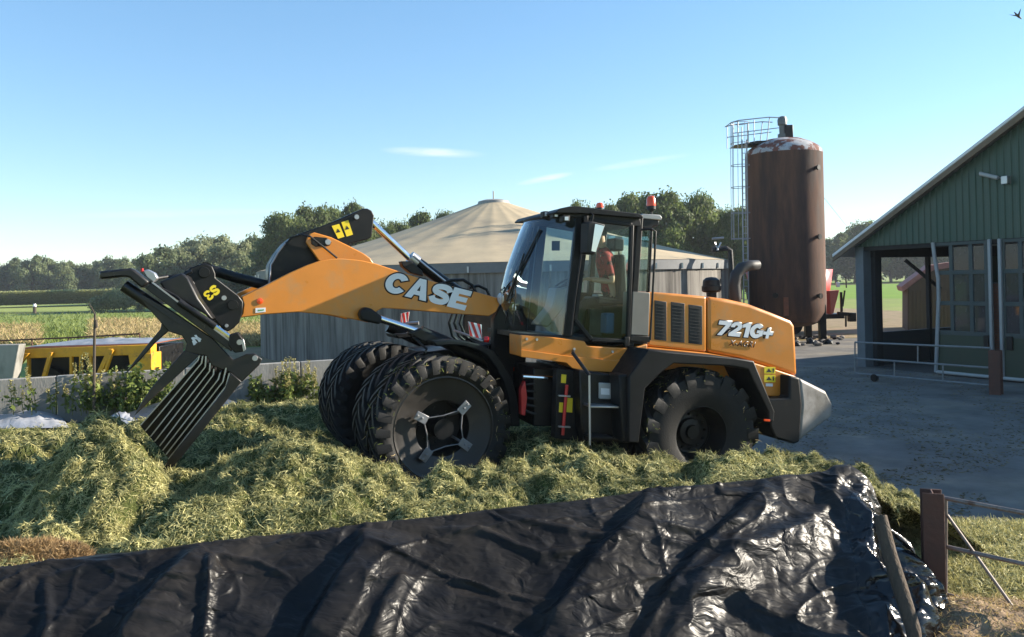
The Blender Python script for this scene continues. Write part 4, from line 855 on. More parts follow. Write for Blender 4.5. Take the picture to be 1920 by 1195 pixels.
def wheel(fr, v, z, out, Rt, hw, rr, dish, nl, kind, tyre=None, rimm=None):
    w = bpy.data.objects.new('wheel', None)
    p = fr.W(0, v, z); b = MB(); s = -1 if out > 0 else 1      # outward side in local y
    if kind == 'dual':
        prof = [(hw * .82, rr + .012), (hw * .84, rr - .012), (hw * .72, rr - .022), (hw * .66, rr - .05), (hw * .64, .335), (hw * .60, .32), (-hw * .4, .30), (-hw * .45, .12), (-hw * .3, .11), (-hw * .3, .01)]
        b.lathe([(s * a, r) for a, r in prof[:6]], (0, 0, 0), (0, 1, 0), 48); b.cur = 1; b.lathe([(s * a, r) for a, r in prof[5:]], (0, 0, 0), (0, 1, 0), 48)  # inside of the hub hole coloured black to stand for the shade in it
        b.lathe([(-s * hw * .8, rr), (-s * hw * .7, rr - .05), (-s * hw * .5, .32)], (0, 0, 0), (0, 1, 0), 48)
        for k in range(8): a = k * math.pi / 4; b.lathe([(-s * hw * .42, .018), (-s * hw * .36, .018), (-s * hw * .36, .002)], (math.cos(a) * .2, 0, math.sin(a) * .2), (0, 1, 0), 8)
    else:
        prof = [(hw * .80, rr + .015), (hw * .82, rr - .01), (hw * .66, rr - .03), (hw * .3, rr - .045), (hw * .05, rr - .075), (-hw * dish, rr - .09), (-hw * dish - .01, rr - .14), (-hw * dish, .17), (-hw * dish + .05, .155), (-hw * dish + .06, .09), (-hw * dish + .10, .08), (-hw * dish + .1, .005)]
        b.lathe([(s * a, r) for a, r in prof], (0, 0, 0), (0, 1, 0), 48)
        b.lathe([(-s * hw * .8, rr), (-s * hw * .6, rr - .04), (-s * hw * .2, rr - .09)], (0, 0, 0), (0, 1, 0), 48)
        for k in range(12): a = k * math.pi / 6; b.tube([(math.cos(a) * .215, s * -hw * dish, math.sin(a) * .215), (math.cos(a) * .215, s * (-hw * dish + .045), math.sin(a) * .215)], .016, 8)
    o = b.build('wheel', [rimm or black, black], LD, local=True); bpy.data.objects.remove(w)
    o.location = p - wloc(LD); o.rotation_euler = (0, 0, fr.yaw)
    t = tyre_mesh(Rt, hw, rr, nl, 0).build('tyre', rubber, o, local=True) if tyre is None else tyre.copy()
    if tyre is not None: COL.objects.link(t); t.parent = o
    if rnd.random() < 2: t.rotation_euler = (0, rnd.uniform(0, 6), 0)
    return o, t
rimgrey = pmat('rim_dark_grey', (.022, .019, .017), .45, var=.25, vscale=5, col2=(.05, .04, .03), c2lo=.55, c2hi=.8, c2scale=4)
wn1, ty = wheel(FF, 1.40, 1.145, 1, .825, .26, .60, 0, 27, 'dual', rimm=rimgrey)
wheel(FF, .80, 1.145, 1, .825, .26, .60, 0, 20, 'dual', ty); wheel(FF, -.80, 1.145, -1, .825, .26, .60, 0, 20, 'dual', ty); wheel(FF, -1.40, 1.145, -1, .825, .26, .60, 0, 20, 'dual', ty)
wr1, ty2 = wheel(RF, .97, .882, 1, .80, .255, .355, .35, 17, 'rear'); wheel(RF, -.97, .882, -1, .80, .255, .355, .35, 17, 'rear', ty2)
# grass caught in the treads
def stuck(wo, Rt, hw, n, seed):
    r = np.random.RandomState(seed); a = r.uniform(0, 6.28, n); v = r.uniform(-hw, hw, n); rr = Rt - .045 * r.uniform(0, 1, n) - .06 * (np.abs(v) / hw) ** 4
    P_ = np.stack([np.cos(a) * rr, v, np.sin(a) * rr], 1); k = r.uniform(size=n) < .3; P_[k, 1] = -hw * 1.0; q_ = Rt - .2 * r.uniform(0, 1, n); P_[k, 0], P_[k, 2] = (np.cos(a) * q_)[k], (np.sin(a) * q_)[k]
    blades('stuck_grass', P_, .07, .007, weed_l if seed % 2 else straw_l, .6, seed, dirs=r.normal(size=(n, 3)), parent=wo)
stuck(wn1, .825, .26, 500, 901); stuck(wn1, .825, .26, 260, 902); stuck(wr1, .80, .255, 260, 903); stuck(wr1, .80, .255, 130, 904)
# dual clamps and tie rods on the near front wheel
cl = [(-.245, .145, .6), (.226, .208, -.5), (.226, -.18, .55), (-.208, -.244, -.6)]; yo = -.26 * .66 - .02
for (x, z, a) in cl:
    b = MB(); d = Vector((x, 0, z)).normalized(); b.bar(Vector((x, yo - .02, z)) + d * .10, Vector((x, yo - .02, z)) - d * .05, .10, .02, (0, 1, 0)); t_ = Vector((-d.z, 0, d.x))
    for q in (-.03, .03): b.tube([Vector((x, yo - .05, z)) + d * (.05 + q), Vector((x, yo + .01, z)) + d * (.05 + q)], .014, 8)
    b.tube([Vector((x, yo - .02, z)) - d * .03, Vector((x, yo + .2, z)) - d * .12], .016, 8); b.build('clamp', pmat('clamp_zinc', (.26, .26, .27), .45, .7, var=.25) if 'clamp_zinc' not in MT else MT['clamp_zinc'], wn1, local=True, bevel=.004)
for i in range(4):
    (x0, z0_, _), (x1, z1_, _) = cl[i], cl[(i + 1) % 4]; m = Vector(((x0 + x1) / 2 * .90, yo - .02, (z0_ + z1_) / 2 * .90)); b = MB(); b.tube([(x0, yo - .02, z0_), m, (x1, yo - .02, z1_)], .007, 6); b.build('tie_rod', MT['clamp_zinc'], wn1, local=True)
b = MB(); b.tube([FF.W(0, 1.6, 1.145) - Vector((0, 0, 0)), FF.W(0, -1.6, 1.145)], .12, 16); b.build('axle', black, LD)
b = MB(); b.tube([RF.W(0, .9, .882), RF.W(0, -.9, .882)], .14, 16); b.build('axle', black, LD)

# -- rear body
hood = side(RF, 'hood', [(1327, 556), (1365, 561), (1405, 570), (1447, 586), (1484, 601), (1491, 611), (1494, 660), (1496, 706), (1447, 690), (1391, 673), (1327, 661)], .70, -.70, orange, bevel=.05, seg=4)
side(RF, 'engine_cover', [(1214, 547), (1270, 551), (1325, 556), (1325, 661), (1214, 650)], .70, -.70, orange, bevel=.03, seg=3)
low = side(RF, 'lower_body', [(1214, 651), (1325, 662), (1391, 673.5), (1447, 690.5), (1495, 706.5), (1481, 746), (1440, 743), (1395, 715), (1290, 700), (1214, 690)], .73, -.73, orange, bevel=.02, seg=3)
mesh_m = pmat('grille_mesh', (.05, .05, .048), .55, .3, var=.4, vscale=60)
for q in ([(1227, 563), (1250, 566), (1250, 640), (1227, 637)], [(1258, 566), (1284, 569), (1284, 643.5), (1258, 641)], [(1291, 571), (1317, 574), (1317, 647), (1291, 644)]):
    gr = side(RF, 'grille', q, .704, .66, dblack, LD, bevel=.006)
    b = MB(); (xa, ya), (xb, yb), (xc, yc), (xd, yd) = q
    for k in range(1, 12):
        f = k / 12; b.bar(RF.P(xa + 2.5, ya + (yd - ya) * f, .706), RF.P(xb - 2.5, yb + (yc - yb) * f, .706), .006, .005)
    b.build('louvre', mesh_m, gr)
text('model_lettering', '721G+', RF, (1342, 628), (1446, 637), (1349, 601), .705, white, hood, outline=.06, glyphs=True)
text('series_lettering', 'X-AGRI', RF, (1366, 648), (1413, 652), (1370, 637), .705, blackprint, hood, bold=.012, space=1.15)
for i, (y0, y1) in enumerate(((688, 701), (703, 717))):
    q = side(RF, 'warning_decal', [(1433, y0), (1454, y0 + .5), (1454, y1), (1433, y1 - .5)], .735, .732, yellow, LD, bevel=0)
    pts = [[(1437, y0 + 10), (1442, y0 + 3), (1447, y0 + 10)], [(1449, y0 + 3), (1452, y0 + 3), (1451, y0 + 11), (1449, y0 + 11)]]
    for p in pts: side(RF, 'decal_print', p, .737, .735, blackprint, q, bevel=0)
side(RF, 'info_label', [(1436, 719), (1449, 719.5), (1449, 725), (1436, 724.5)], .735, .732, white, LD, bevel=0)
# counterweight: side slab and chamfered rear corners
cw = MB()
def cwp(px, py, v, du=0): return RF.P(px, py, v) + RF.h * -du
outer = [(1441, 748), (1480, 746), (1480, 704), (1500, 708), (1505, 760), (1500, 830), (1489, 833), (1453, 822), (1444, 800)]
cwo = side(RF, 'counterweight', outer, .92, -.92, charcoal, bevel=.03, seg=3)
q = [(1500, 709), (1504, 760), (1501, 829)]
f0 = [RF.P(x, y, .918) for x, y in q]
u_ = lambda px, py, v: RF.P(px, py, v)
b = MB(); A_ = [RF.P(1499, 708, .915), RF.P(1503, 758, .915), RF.P(1497, 829, .915)]
B_ = [RF.P(1549, 733, .80), RF.P(1563, 760, .80), RF.P(1561, 782, .80)]
A2 = [p - RF.n * 1.83 for p in A_]; B2 = [p - RF.n * 1.6 for p in B_]
b.add(A_ + B_ + A2 + B2, [(0, 3, 4, 1), (1, 4, 5, 2), (6, 7, 10, 9), (7, 8, 11, 10), (3, 9, 10, 4), (4, 10, 11, 5), (0, 6, 9, 3), (2, 5, 11, 8), (0, 1, 7, 6), (1, 2, 8, 7)])
b.build('rear_bumper', pmat('sunlit_weight_grey', (.19, .185, .18), .5, var=.25, vscale=4, col2=(.07, .065, .055), c2lo=.45, c2hi=.7), LD, bevel=.05, seg=4)  # rear corner coloured lighter than the side slab for its sunlit look
# fender
side(RF, 'rear_fender', [(1180, 706), (1216, 655), (1256, 660), (1376, 671), (1414, 677), (1453, 772), (1451, 792), (1441, 790), (1441, 773), (1403, 693), (1372, 687), (1264, 682), (1242, 697), (1210, 729), (1198, 831), (1179, 831)], 1.27, .72, charcoal, bevel=.018, seg=3)
b = MB(); b.prism([RF.P(x, y, 1.27) - RF.n * 2.54 for x, y in [(1180, 706), (1216, 655), (1256, 660), (1376, 671), (1414, 677), (1453, 772), (1451, 792), (1441, 790), (1441, 773), (1403, 693), (1372, 687), (1264, 682), (1242, 697), (1210, 729), (1198, 831), (1179, 831)]], RF.n * .55); b.build('rear_fender', charcoal, LD, bevel=.018)
side(RF, 'reflector', [(1433, 786), (1444, 787), (1444, 791), (1433, 790)], 1.28, 1.26, amber, bevel=.003)
side(RF, 'rear_frame', [(1000, 690), (1230, 700), (1440, 740), (1450, 815), (1380, 812), (1200, 800), (1000, 800)], .5, -.5, black, bevel=.02)
# exhaust, precleaner
b = MB(); b.tube([RF.P(1379, 572, .25), RF.P(1379, 556, .25), RF.P(1377, 535, .25), RF.P(1380, 516, .25), RF.P(1390, 503, .25), RF.P(1405, 498, .25), RF.P(1422, 497, .25)], [.075, .075, .075, .075, .075, .07, .062], 16, cap=False); o = b.build('exhaust_stack', pmat('exhaust_grey', (.035, .035, .037), .55, 0, var=.2, spec=.3), LD, solid=.006)
b = MB(); c_ = RF.P(1334, 553, .1); b.lathe([(-.1, .07), (.03, .07), (.04, .115), (.06, .13), (.12, .13), (.125, .118), (.2, .11), (.235, .07), (.245, .005)], c_, (0, 0, 1), 24); b.build('air_precleaner', dblack, LD)

# -- cab
base = side(RF, 'cab_base', [(977, 629), (1040, 633), (1076, 637), (1096, 640), (1102, 649), (1176, 653), (1190, 652), (1214, 645), (1214, 660), (1190, 668), (1177, 676), (1152, 698), (1098, 695), (1073, 690), (1062, 680), (977, 669)], .76, .30, orange, bevel=.012)
side(RF, 'cab_subframe', [(1022, 633), (1100, 640), (1214, 648), (1214, 672), (1150, 690), (1022, 672)], .29, -.74, charcoal, bevel=.012)
side(RF, 'base_flange', [(977, 656), (1068, 668), (1150, 676), (1176, 674), (1152, 698.5), (1098, 695.5), (1073, 690.5), (1062, 680.5), (977, 669.5)], .775, .75, orange, LD, bevel=.006)
for x, y in ((988, 636), (1007, 637), (1077, 655), (1149, 660)): pin(RF, x, y, .775, .74, .018, steel, base, 'bolt', 8)
roof = side(RF, 'cab_roof', [(1043, 397), (1050, 391), (1068, 387), (1085, 387), (1110, 390), (1199, 401), (1206, 404), (1206, 410), (1199, 409), (1100, 401), (1070, 400), (1043, 400)], .80, -.80, charcoal, bevel=.012)
b = MB(); 
side(RF, 'roof_lining', [(1056, 400), (1100, 401), (1200, 409), (1203, 424), (1180, 424), (1100, 410), (1056, 405)], .73, -.73, dblack, bevel=.006)
for x, y, w_, v in ((1026, 402, 7, .40), (1045, 403, 8, .60), (1065, 410, 10, .74)):
    lm = side(RF, 'work_lamp', [(x - w_, y - 6), (x + w_ * .4, y - 6), (x + w_ * .4, y + 6), (x - w_, y + 6)], v + .06, v - .06, dblack, LD, bevel=.01)
    side(RF, 'lens', [(x - w_ * .6, y - 3.5), (x + w_ * .1, y - 3.5), (x + w_ * .1, y + 3.5), (x - w_ * .6, y + 3.5)], v + .064, v + .055, lensglass, lm, bevel=.002)
VC = .72
A_TOP, A_BOT = (1090, 404), (1064, 631)
def pill(a, c, wid, name, v=VC, depth=.09, mirror=True, mat=charcoal):
    pts = [(a[0] - wid / 2, a[1]), (a[0] + wid / 2, a[1]), (c[0] + wid / 2, c[1]), (c[0] - wid / 2, c[1])]
    return mside(RF, name, pts, v, v - depth, mat, LD, .01, 2, mirror)
pill((1091, 402), (1066, 632), 17, 'front_pillar')
pill((1201, 408), (1184, 650), 11, 'centre_pillar'); pill((1223, 428), (1217, 548), 4, 'rear_pillar', depth=.06)
# curved windscreen
N_, M_ = 14, 10; rows = []
fwd = [(0, 402, .42), (.15, 425, .50), (.4, 480, .60), (.64, 547, .66), (.82, 590, .58), (1, 630, .44)]
for i in range(M_ + 1):
    t = i / M_
    for j in range(len(fwd) - 1):
        if fwd[j][0] <= t <= fwd[j + 1][0] + 1e-9: k = (t - fwd[j][0]) / (fwd[j + 1][0] - fwd[j][0]); bl = fwd[j][2] + (fwd[j + 1][2] - fwd[j][2]) * k
    px = A_TOP[0] - 4 + (A_BOT[0] - A_TOP[0]) * t; py = A_TOP[1] + (A_BOT[1] - A_TOP[1]) * t
    p0 = RF.P(px, py, VC - .02); row = []
    for j in range(N_ + 1):
        v = (VC - .02) * (1 - 2 * j / N_); f = 1 - abs(v / (VC - .02)) ** 2.4; row.append(p0 + RF.n * (v - VC + .02) + RF.h * (bl * f))
    rows.append(row)
b = MB(); b.grid(rows); b.build('windscreen', wglass, LD, smooth=80, recalc=False)
for rw in (rows[-1], rows[0]): b = MB(); b.tube(rw, .02, 6); b.build('windscreen_seal', dblack, LD)
b = MB(); mid = [rows[9][5] + RF.h * .03, rows[5][4] + RF.h * .035, rows[3][4] + RF.h * .03]; b.tube(mid, .012, 6); b.tube([rows[5][4] + RF.h * .045, rows[1][3] + RF.h * .03, ], .014, 6); b.tube([rows[5][4] + RF.h * .045, rows[7][5] + RF.h * .035], .014, 6); b.tube([rows[9][7] + RF.h * .04, rows[5][4] + RF.h * .045], .01, 6); b.build('wiper', black, LD)
# door
DP = [(1103, 412), (1184, 422), (1177, 640), (1108, 637), (1078, 600)]
dr = MB()
for i in range(5): dr.bar(RF.P(*DP[i], .735), RF.P(*DP[(i + 1) % 5], .735), .05, .055, RF.n)
door_ = dr.build('door', charcoal, LD, bevel=.01)
side(RF, 'door_glass', DP, .735, .729, glass, door_, bevel=0, smooth=0)
b = MB(); b.tube([RF.P(1098, 420, .79), RF.P(1078, 560, .79), RF.P(1070, 628, .79)], .012, 8); b.build('door_handrail', charcoal, door_)
side(RF, 'door_latch', [(1172, 632), (1181, 632), (1180, 650), (1172, 650)], .79, .73, black, door_, bevel=.006)
side(RF, 'door_hinge', [(1095, 405), (1103, 404), (1103, 424), (1096, 424)], .80, .73, black, door_, bevel=.006)
b = MB(); b.prism([RF.P(x, y, .735) - RF.n * 1.46 for x, y in DP], RF.n * -.006); b.build('far_window', glass, LD, smooth=0)
side(RF, 'rear_side_window', [(1206, 430), (1222, 432), (1218, 546), (1199, 545)], .715, .709, glass, LD, bevel=0, smooth=0)
b = MB(); b.prism([RF.P(x, y, .715) - RF.n * 1.43 for x, y in [(1206, 430), (1222, 432), (1218, 546), (1199, 545)]], RF.n * -.006); b.build('rear_side_window', glass, LD, smooth=0)
q0, q1_ = RF.P(1223, 432, .69), RF.P(1218, 546, .69); b = MB(); b.prism([q0, q1_, q1_ - RF.n * 1.38, q0 - RF.n * 1.38], RF.h * .006); b.build('rear_window', glass, LD, smooth=0)
side(RF, 'rear_lower_panel', [(1187, 547), (1219, 549), (1216, 630), (1183, 628)], .73, .45, greyp, LD, bevel=.008)
side(RF, 'sill', [(1183, 629), (1220, 631), (1219, 642), (1182, 640)], .76, .6, black, LD, bevel=.008)
tubes(RF, 'guard_rail', [(1202, 431, .8), (1222, 430, .84), (1229, 434, .84), (1228, 470, .84), (1219, 638, .84)], .8, .014, black)
# mirror, beacons, lamps
mr_ = MB(); f_ = [RF.P(x, y, .92) for x, y in [(1103, 417), (1113, 415), (1136, 421), (1117, 478), (1102, 475)]]; mr_.prism(f_, RF.n * -.1 + RF.h * .06); mo = mr_.build('mirror', dblack, LD, bevel=.015)
b = MB(); b.prism([RF.P(x, y, .925) for x, y in [(1116, 420), (1133, 424), (1117, 473), (1109, 471)]], RF.n * -.005); b.build('mirror_glass', pmat('mirror_silver', (.55, .58, .6), .08, .9, var=.05), mo)
tubes(RF, 'mirror_arm', [(1108, 424, .86), (1112, 404, .86), (1108, 400, .80)], .86, .012, black, mo)
def beacon(px, y0, y1, w_, v, pole):
    c0 = RF.P(px, y1, v); h_ = RF.P(px, y0, v).z - c0.z; r_ = w_ / 2 / F * c0.y
    b = MB(); b.lathe([(-.06, r_ * .55), (-.04, r_ * .95), (0, r_ * .95), (.0, r_ * .7)], c0, (0, 0, 1), 20); b.tube([c0 - Vector((0, 0, .05)), c0 - Vector((0, 0, pole))], .014, 8); bo = b.build('beacon', dblack, LD)
    b = MB(); b.lathe([(0.002, r_), (h_ * .7, r_ * .92), (h_ * .92, r_ * .65), (h_, .005)], c0, (0, 0, 1), 20); b.build('amber_dome', amber, bo)
beacon(1221, 367, 387, 18, .62, .3); beacon(1124.5, 380, 390, 14, -.6, .15)
side(RF, 'rear_lamp_housing', [(1203, 401), (1238, 403), (1242, 408), (1240, 413), (1203, 410)], .66, .45, ltgrey, LD, bevel=.01)
side(RF, 'lamp_bracket', [(1203, 410), (1236, 413), (1236, 424), (1225, 424), (1222, 430), (1203, 428)], .64, .5, black, LD, bevel=.008)
# interior
side(RF, 'cab_floor', [(975, 625), (1214, 640), (1214, 646), (975, 634)], .7, -.7, dblack, LD, bevel=.004)
side(RF, 'far_door_blackout', [(1078, 548), (1184, 552), (1180, 648), (1062, 640)], -.70, -.74, dblack, LD, bevel=.006)  # black panel added to darken the view through the door glass
seat = side(RF, 'seat', [(1122, 556), (1160, 560), (1163, 476), (1174, 478), (1178, 572), (1122, 572)], .27, -.23, dblack, LD, bevel=.03, seg=3)
side(RF, 'headrest', [(1153, 446), (1171, 448), (1170, 471), (1152, 469)], .16, -.12, dblack, seat, bevel=.02, seg=3)
side(RF, 'headrest_post', [(1160, 470), (1163, 470), (1163, 480), (1160, 480)], .03, .0, dblack, seat)
side(RF, 'seat_base', [(1130, 572), (1172, 573), (1168, 634), (1128, 632)], .22, -.2, dblack, LD, bevel=.02)
side(RF, 'side_console', [(1120, 552), (1178, 556), (1178, 600), (1120, 600)], -.3, -.5, ltgrey, LD, bevel=.02)
sc2 = side(RF, 'steering_column', [(1044, 540), (1064, 540), (1056, 580), (1028, 614), (1008, 610), (1036, 575)], .16, -.14, greyp, LD, bevel=.02)
b = MB(); c_ = RF.P(1068, 527, .02); ax = (RF.h * .45 + Vector((0, 0, 1))).normalized(); a_ = ax.orthogonal().normalized(); b2 = ax.cross(a_)
b.tube([c_ + (a_ * math.cos(2 * math.pi * k / 24) + b2 * math.sin(2 * math.pi * k / 24)) * .2 for k in range(25)], .014, 8); b.tube([c_ - a_ * .2, c_ + a_ * .2], .012, 6); b.tube([c_, c_ - ax * .22], .03, 8); b.build('steering_wheel', dblack, sc2)
side(RF, 'monitor', [(1036, 452), (1050, 452), (1050, 470), (1036, 470)], -.42, -.46, dblack, LD, bevel=.006)
side(RF, 'blue_bag', [(1138, 588), (1153, 587), (1152, 626), (1137, 626)], .5, .3, pmat('blue_plastic', (.02, .09, .22), .5), LD, bevel=.02)
# steps, tank, linkage below the cab
sb_ = side(RF, 'step_box', [(1086, 694), (1180, 706), (1182, 831), (1098, 828), (1090, 800)], .93, -.6, black, LD, bevel=.02)
for (y, x1) in ((761, 1168), (819, 1152)):
    side(RF, 'step', [(1108, y), (x1, y + 1), (x1, y + 5), (1108, y + 4)], 1.15, .9, steel if y < 800 else charcoal, LD, bevel=.006)
side(RF, 'step_guard', [(1160, 704), (1184, 702), (1186, 830), (1168, 830)], 1.2, .9, charcoal, LD, bevel=.02)
side(RF, 'battery_box', [(1124, 718), (1146, 719), (1146, 749), (1124, 748)], .96, .9, ltgrey, LD, bevel=.01)
side(RF, 'battery_label', [(1127, 728), (1143, 729), (1143, 741), (1127, 740)], .965, .955, white, LD, bevel=0)
tubes(RF, 'grab_handle', [(1075, 659, .8), (1074, 662, .9), (1105, 704, 1.12)], .9, .022, black, LD)
tubes(RF, 'stair_pole', [(1105, 704, 1.12), (1106, 835, 1.16)], 1.1, .014, steel, LD)
tubes(RF, 'stair_strap', [(1107, 835, 1.16), (1106, 866, 1.16)], 1.1, .008, black, LD)
for q in ([(1053, 702), (1062, 703), (1061, 719), (1052, 718)], [(1063, 746), (1074, 747), (1073, 774), (1062, 773)], [(1049, 755), (1056, 755), (1055, 774), (1048, 773)]): side(RF, 'warning_decal', q, .745, .74, yellow, LD, bevel=0)
side(RF, 'side_frame', [(1044, 690), (1096, 698), (1098, 830), (1040, 822)], .74, .6, charcoal, LD, bevel=.01)
tubes(RF, 'locking_bar', [(1063, 722), (1055, 816)], .78, .02, redp, LD)
for y in (741, 799): side(RF, 'bar_clip', [(1048, y), (1070, y + 1), (1070, y + 4), (1048, y + 3)], .80, .76, steel, LD, bevel=.004)
side(RF, 'red_link', [(977, 730), (985, 714), (989, 745), (985, 780), (977, 778)], .5, .4, redp, LD, bevel=.01)
for k in range(6):
    x = 990 + k * 4; tubes(RF, 'hydraulic_hose', [(978, 712 + k * 11, .45), (1000, 706 + k * 14, .5), (1030, 716 + k * 12, .42), (1046, 708 + k * 13, .3)], .4, .016, dblack, LD, 8)
tubes(RF, 'steering_ram', [(980, 706, .5), (1044, 710, .5)], .5, .03, chrome, LD)
# -- front frame
tower = mside(FF, 'loader_tower', [(926, 600), (938, 572), (960, 566), (990, 577), (988, 640), (984, 730), (962, 735), (944, 690), (926, 655)], .62, .50, charcoal, LD, .015, 2)
side(FF, 'front_frame', [(800, 660), (960, 640), (984, 700), (975, 800), (880, 800), (800, 740)], .42, -.42, black, LD, bevel=.02)
side(FF, 'tower_crossplate', [(930, 640), (975, 640), (975, 720), (930, 700)], .5, -.5, black, LD, bevel=.01)
for x, y, r_ in ((938, 624, .012), (968, 632, .012), (967, 648, .012)): pin(FF, x, y, .632, .6, r_, steel, tower, 'bolt', 8)
side(FF, 'side_reflector', [(964, 689), (977, 689), (977, 697), (964, 696)], .64, .62, amber, LD, bevel=.003)
for (px, py, r_) in ((941, 560, .075), (966, 577, .045), (952, 554, .045)):
    c_ = FF.P(px, py, .75); b = MB(); dd = (FF.h + FF.n * .25).normalized(); b.lathe([(-.1, r_ * .4), (-.06, r_ * .95), (.02, r_)], c_, dd, 20); hl = b.build('headlamp', dblack, LD)
    b = MB(); b.lathe([(.02, r_ * .97), (.035, r_ * .6), (.04, .004)], c_, dd, 20); b.build('lens', lensglass, hl)
tubes(FF, 'lamp_stalk', [(945, 572, .72), (950, 590, .62)], .7, .02, black, LD)
# front mudguard
mg = [(812, 640), (845, 637), (876, 640), (905, 647), (926, 659), (945, 681), (960, 709), (970, 741), (976, 800)]
ins = [(818, 650), (846, 648), (872, 650), (897, 657), (914, 667), (930, 688), (944, 715), (953, 745), (958, 800)]
side(FF, 'front_mudguard', mg + ins[::-1], 1.1, .55, charcoal, LD, bevel=.02, seg=3)
b = MB(); b.prism([FF.P(x, y, 1.1) - FF.n * 2.2 for x, y in mg + ins[::-1]], FF.n * .55); b.build('front_mudguard', charcoal, LD, bevel=.02)
tubes(FF, 'mudguard_stay', [(775, 632, .8), (800, 655, 1.0), (796, 662, 1.1)], 1, .015, black, LD)
# hazard panels
def hazard(fr, q, v, par=LD):
    o = side(fr, 'hazard_panel', q, v, v - .012, white, par, bevel=.002); (xa, ya), (xb, yb), (xc, yc), (xd, yd) = q
    L = lambda s, t: (xa + (xb - xa) * s + (xd - xa) * t + (xc - xb - xd + xa) * s * t, ya + (yb - ya) * s + (yd - ya) * t + (yc - yb - yd + ya) * s * t)
    for s0 in (-.35, .15, .65):
        pts = [L(max(0, min(1, s0)), 0), L(max(0, min(1, s0 + .25)), 0), L(min(1, s0 + .6), 1), L(min(1, max(0, s0 + .35)), 1)]; side(fr, 'red_stripe', pts, v + .003, v + .001, redp, o, bevel=0)
hazard(FF, [(878, 603), (903, 609), (904, 636), (881, 630)], 1.0); hazard(FF, [(752, 588), (768, 585), (765, 607), (751, 609)], -1.2)
tubes(FF, 'panel_arm', [(852, 620, .7), (880, 630, .95), (905, 640, 1.0)], .9, .015, steel, LD); tubes(FF, 'panel_arm', [(785, 606, -1.1), (760, 608, -1.2)], -1.1, .03, steel, LD)
b = MB(); c_ = FF.P(908, 637, 1.02); b.lathe([(0, .035), (.05, .04), (.06, .02)], c_, (FF.h * -1 + FF.n * .5).normalized(), 16, cap=True); b.build('tail_lamp', redlens, LD)
# -- boom
BOOM = [(453, 556), (480, 543.5), (495, 537), (543, 512), (575, 498), (600, 489.5), (620, 486), (640, 485), (662, 486.5), (681, 489), (706, 495), (781, 520), (840, 535), (894, 548), (934, 559), (937, 571), (930, 585), (917, 593), (844, 588), (756, 580), (718, 578), (706, 584), (700, 600), (690, 605), (673, 601), (621, 591), (560, 585.5), (496, 590), (449, 596.5), (455, 588), (457, 571)]
boom = side(FF, 'boom', BOOM, .66, .54, orange, LD, bevel=.01, seg=2)
b = MB(); b.prism([FF.P(x, y, .66) - FF.n * 1.32 for x, y in BOOM], FF.n * .12); b.build('boom', orange, LD, bevel=.01)
b = MB(); b.tube([FF.P(620, 545, .54), FF.P(620, 545, .54) - FF.n * 1.08], .13, 16); b.build('boom_crosstube', orange, LD)
text('brand_lettering', 'CASE', FF, (716, 546), (871, 583), (732, 508), .664, white, boom, outline=.06, glyphs=True)
b = MB(); c_ = FF.P(487, 565, .66); b.lathe([(-.01, .036), (.012, .034), (.016, .004)], c_, FF.n, 20); b.build('reflector', amber, boom)
side(FF, 'boom_label', [(479, 578), (498, 577), (498, 585), (479, 587)], .666, .661, white, boom, bevel=0); side(FF, 'label_print', [(484, 581), (495, 580), (495, 582.5), (484, 584)], .668, .665, pmat('green_print', (.1, .3, .12), .5), boom, bevel=0)
BRK = [(600, 492), (574, 455), (576, 446), (582, 438), (590, 436), (621, 445), (650, 459), (681, 475), (694, 484), (702, 496), (690, 505), (610, 505)]
mside(FF, 'crank_bracket', BRK, .30, .24, orange, LD, .01)
CR = [(503, 533), (503, 515), (506, 496), (518, 475), (533, 457), (545, 447), (560, 439), (600, 425), (631, 413), (681, 391), (689, 391), (697, 395), (702, 404), (699, 430), (697, 444), (690, 449), (656, 457), (640, 470), (610, 486), (590, 500), (560, 520), (530, 540)]
crank = side(FF, 'bellcrank', CR, .18, -.18, black, LD, bevel=.015, seg=3)
for q in ([(622, 424), (636, 420), (646, 444), (634, 448)], [(640, 417), (653, 413), (662, 440), (650, 444)]):
    dq = side(FF, 'warning_decal', q, .186, .18, yellow, crank, bevel=0); cx_, cy_ = sum(a for a, _ in q) / 4, sum(a for _, a in q) / 4
    side(FF, 'decal_print', [(cx_ - 4, cy_ + 3), (cx_ - 1, cy_ - 5), (cx_ + 4, cy_ + 1)], .189, .186, blackprint, dq, bevel=0)
pin(FF, 669, 407, .21, .17, .032, steel, crank); pin(FF, 615, 454, .33, .2, .036, steel, crank); side(FF, 'pin_plate', [(583, 448), (590, 444), (612, 446), (622, 454), (618, 461), (592, 463), (584, 458)], .312, .3, black, crank, bevel=.006)
tubes(FF, 'grease_hose', [(535, 462, .22), (545, 446, .24), (565, 440, .26), (582, 444, .34), (610, 466, .35), (632, 484, .34)], .3, .012, dblack, crank, 8)
tubes(FF, 'crank_edge', [(505, 531, .19), (508, 497, .19), (521, 474, .19), (535, 456, .19)], .19, .012, steel, crank, 6)
# tilt cylinder
tc_ = tubes(FF, 'tilt_cylinder', [(776, 488), (834, 530), (900, 575)], 0, .075, black, LD, 16)
tubes(FF, 'rod', [(690, 411), (776, 492)], 0, .042, chrome, tc_, 14)
tubes(FF, 'gland', [(768, 483), (782, 493)], 0, .092, steel, tc_, 16)
tubes(FF, 'oil_pipe', [(776, 480, .09), (800, 500, .1), (835, 528, .1)], .1, .016, steel, tc_, 8)
side(FF, 'position_box', [(752, 490), (772, 490), (792, 508), (794, 518), (770, 512), (756, 500)], .16, .02, black, tc_, bevel=.01)
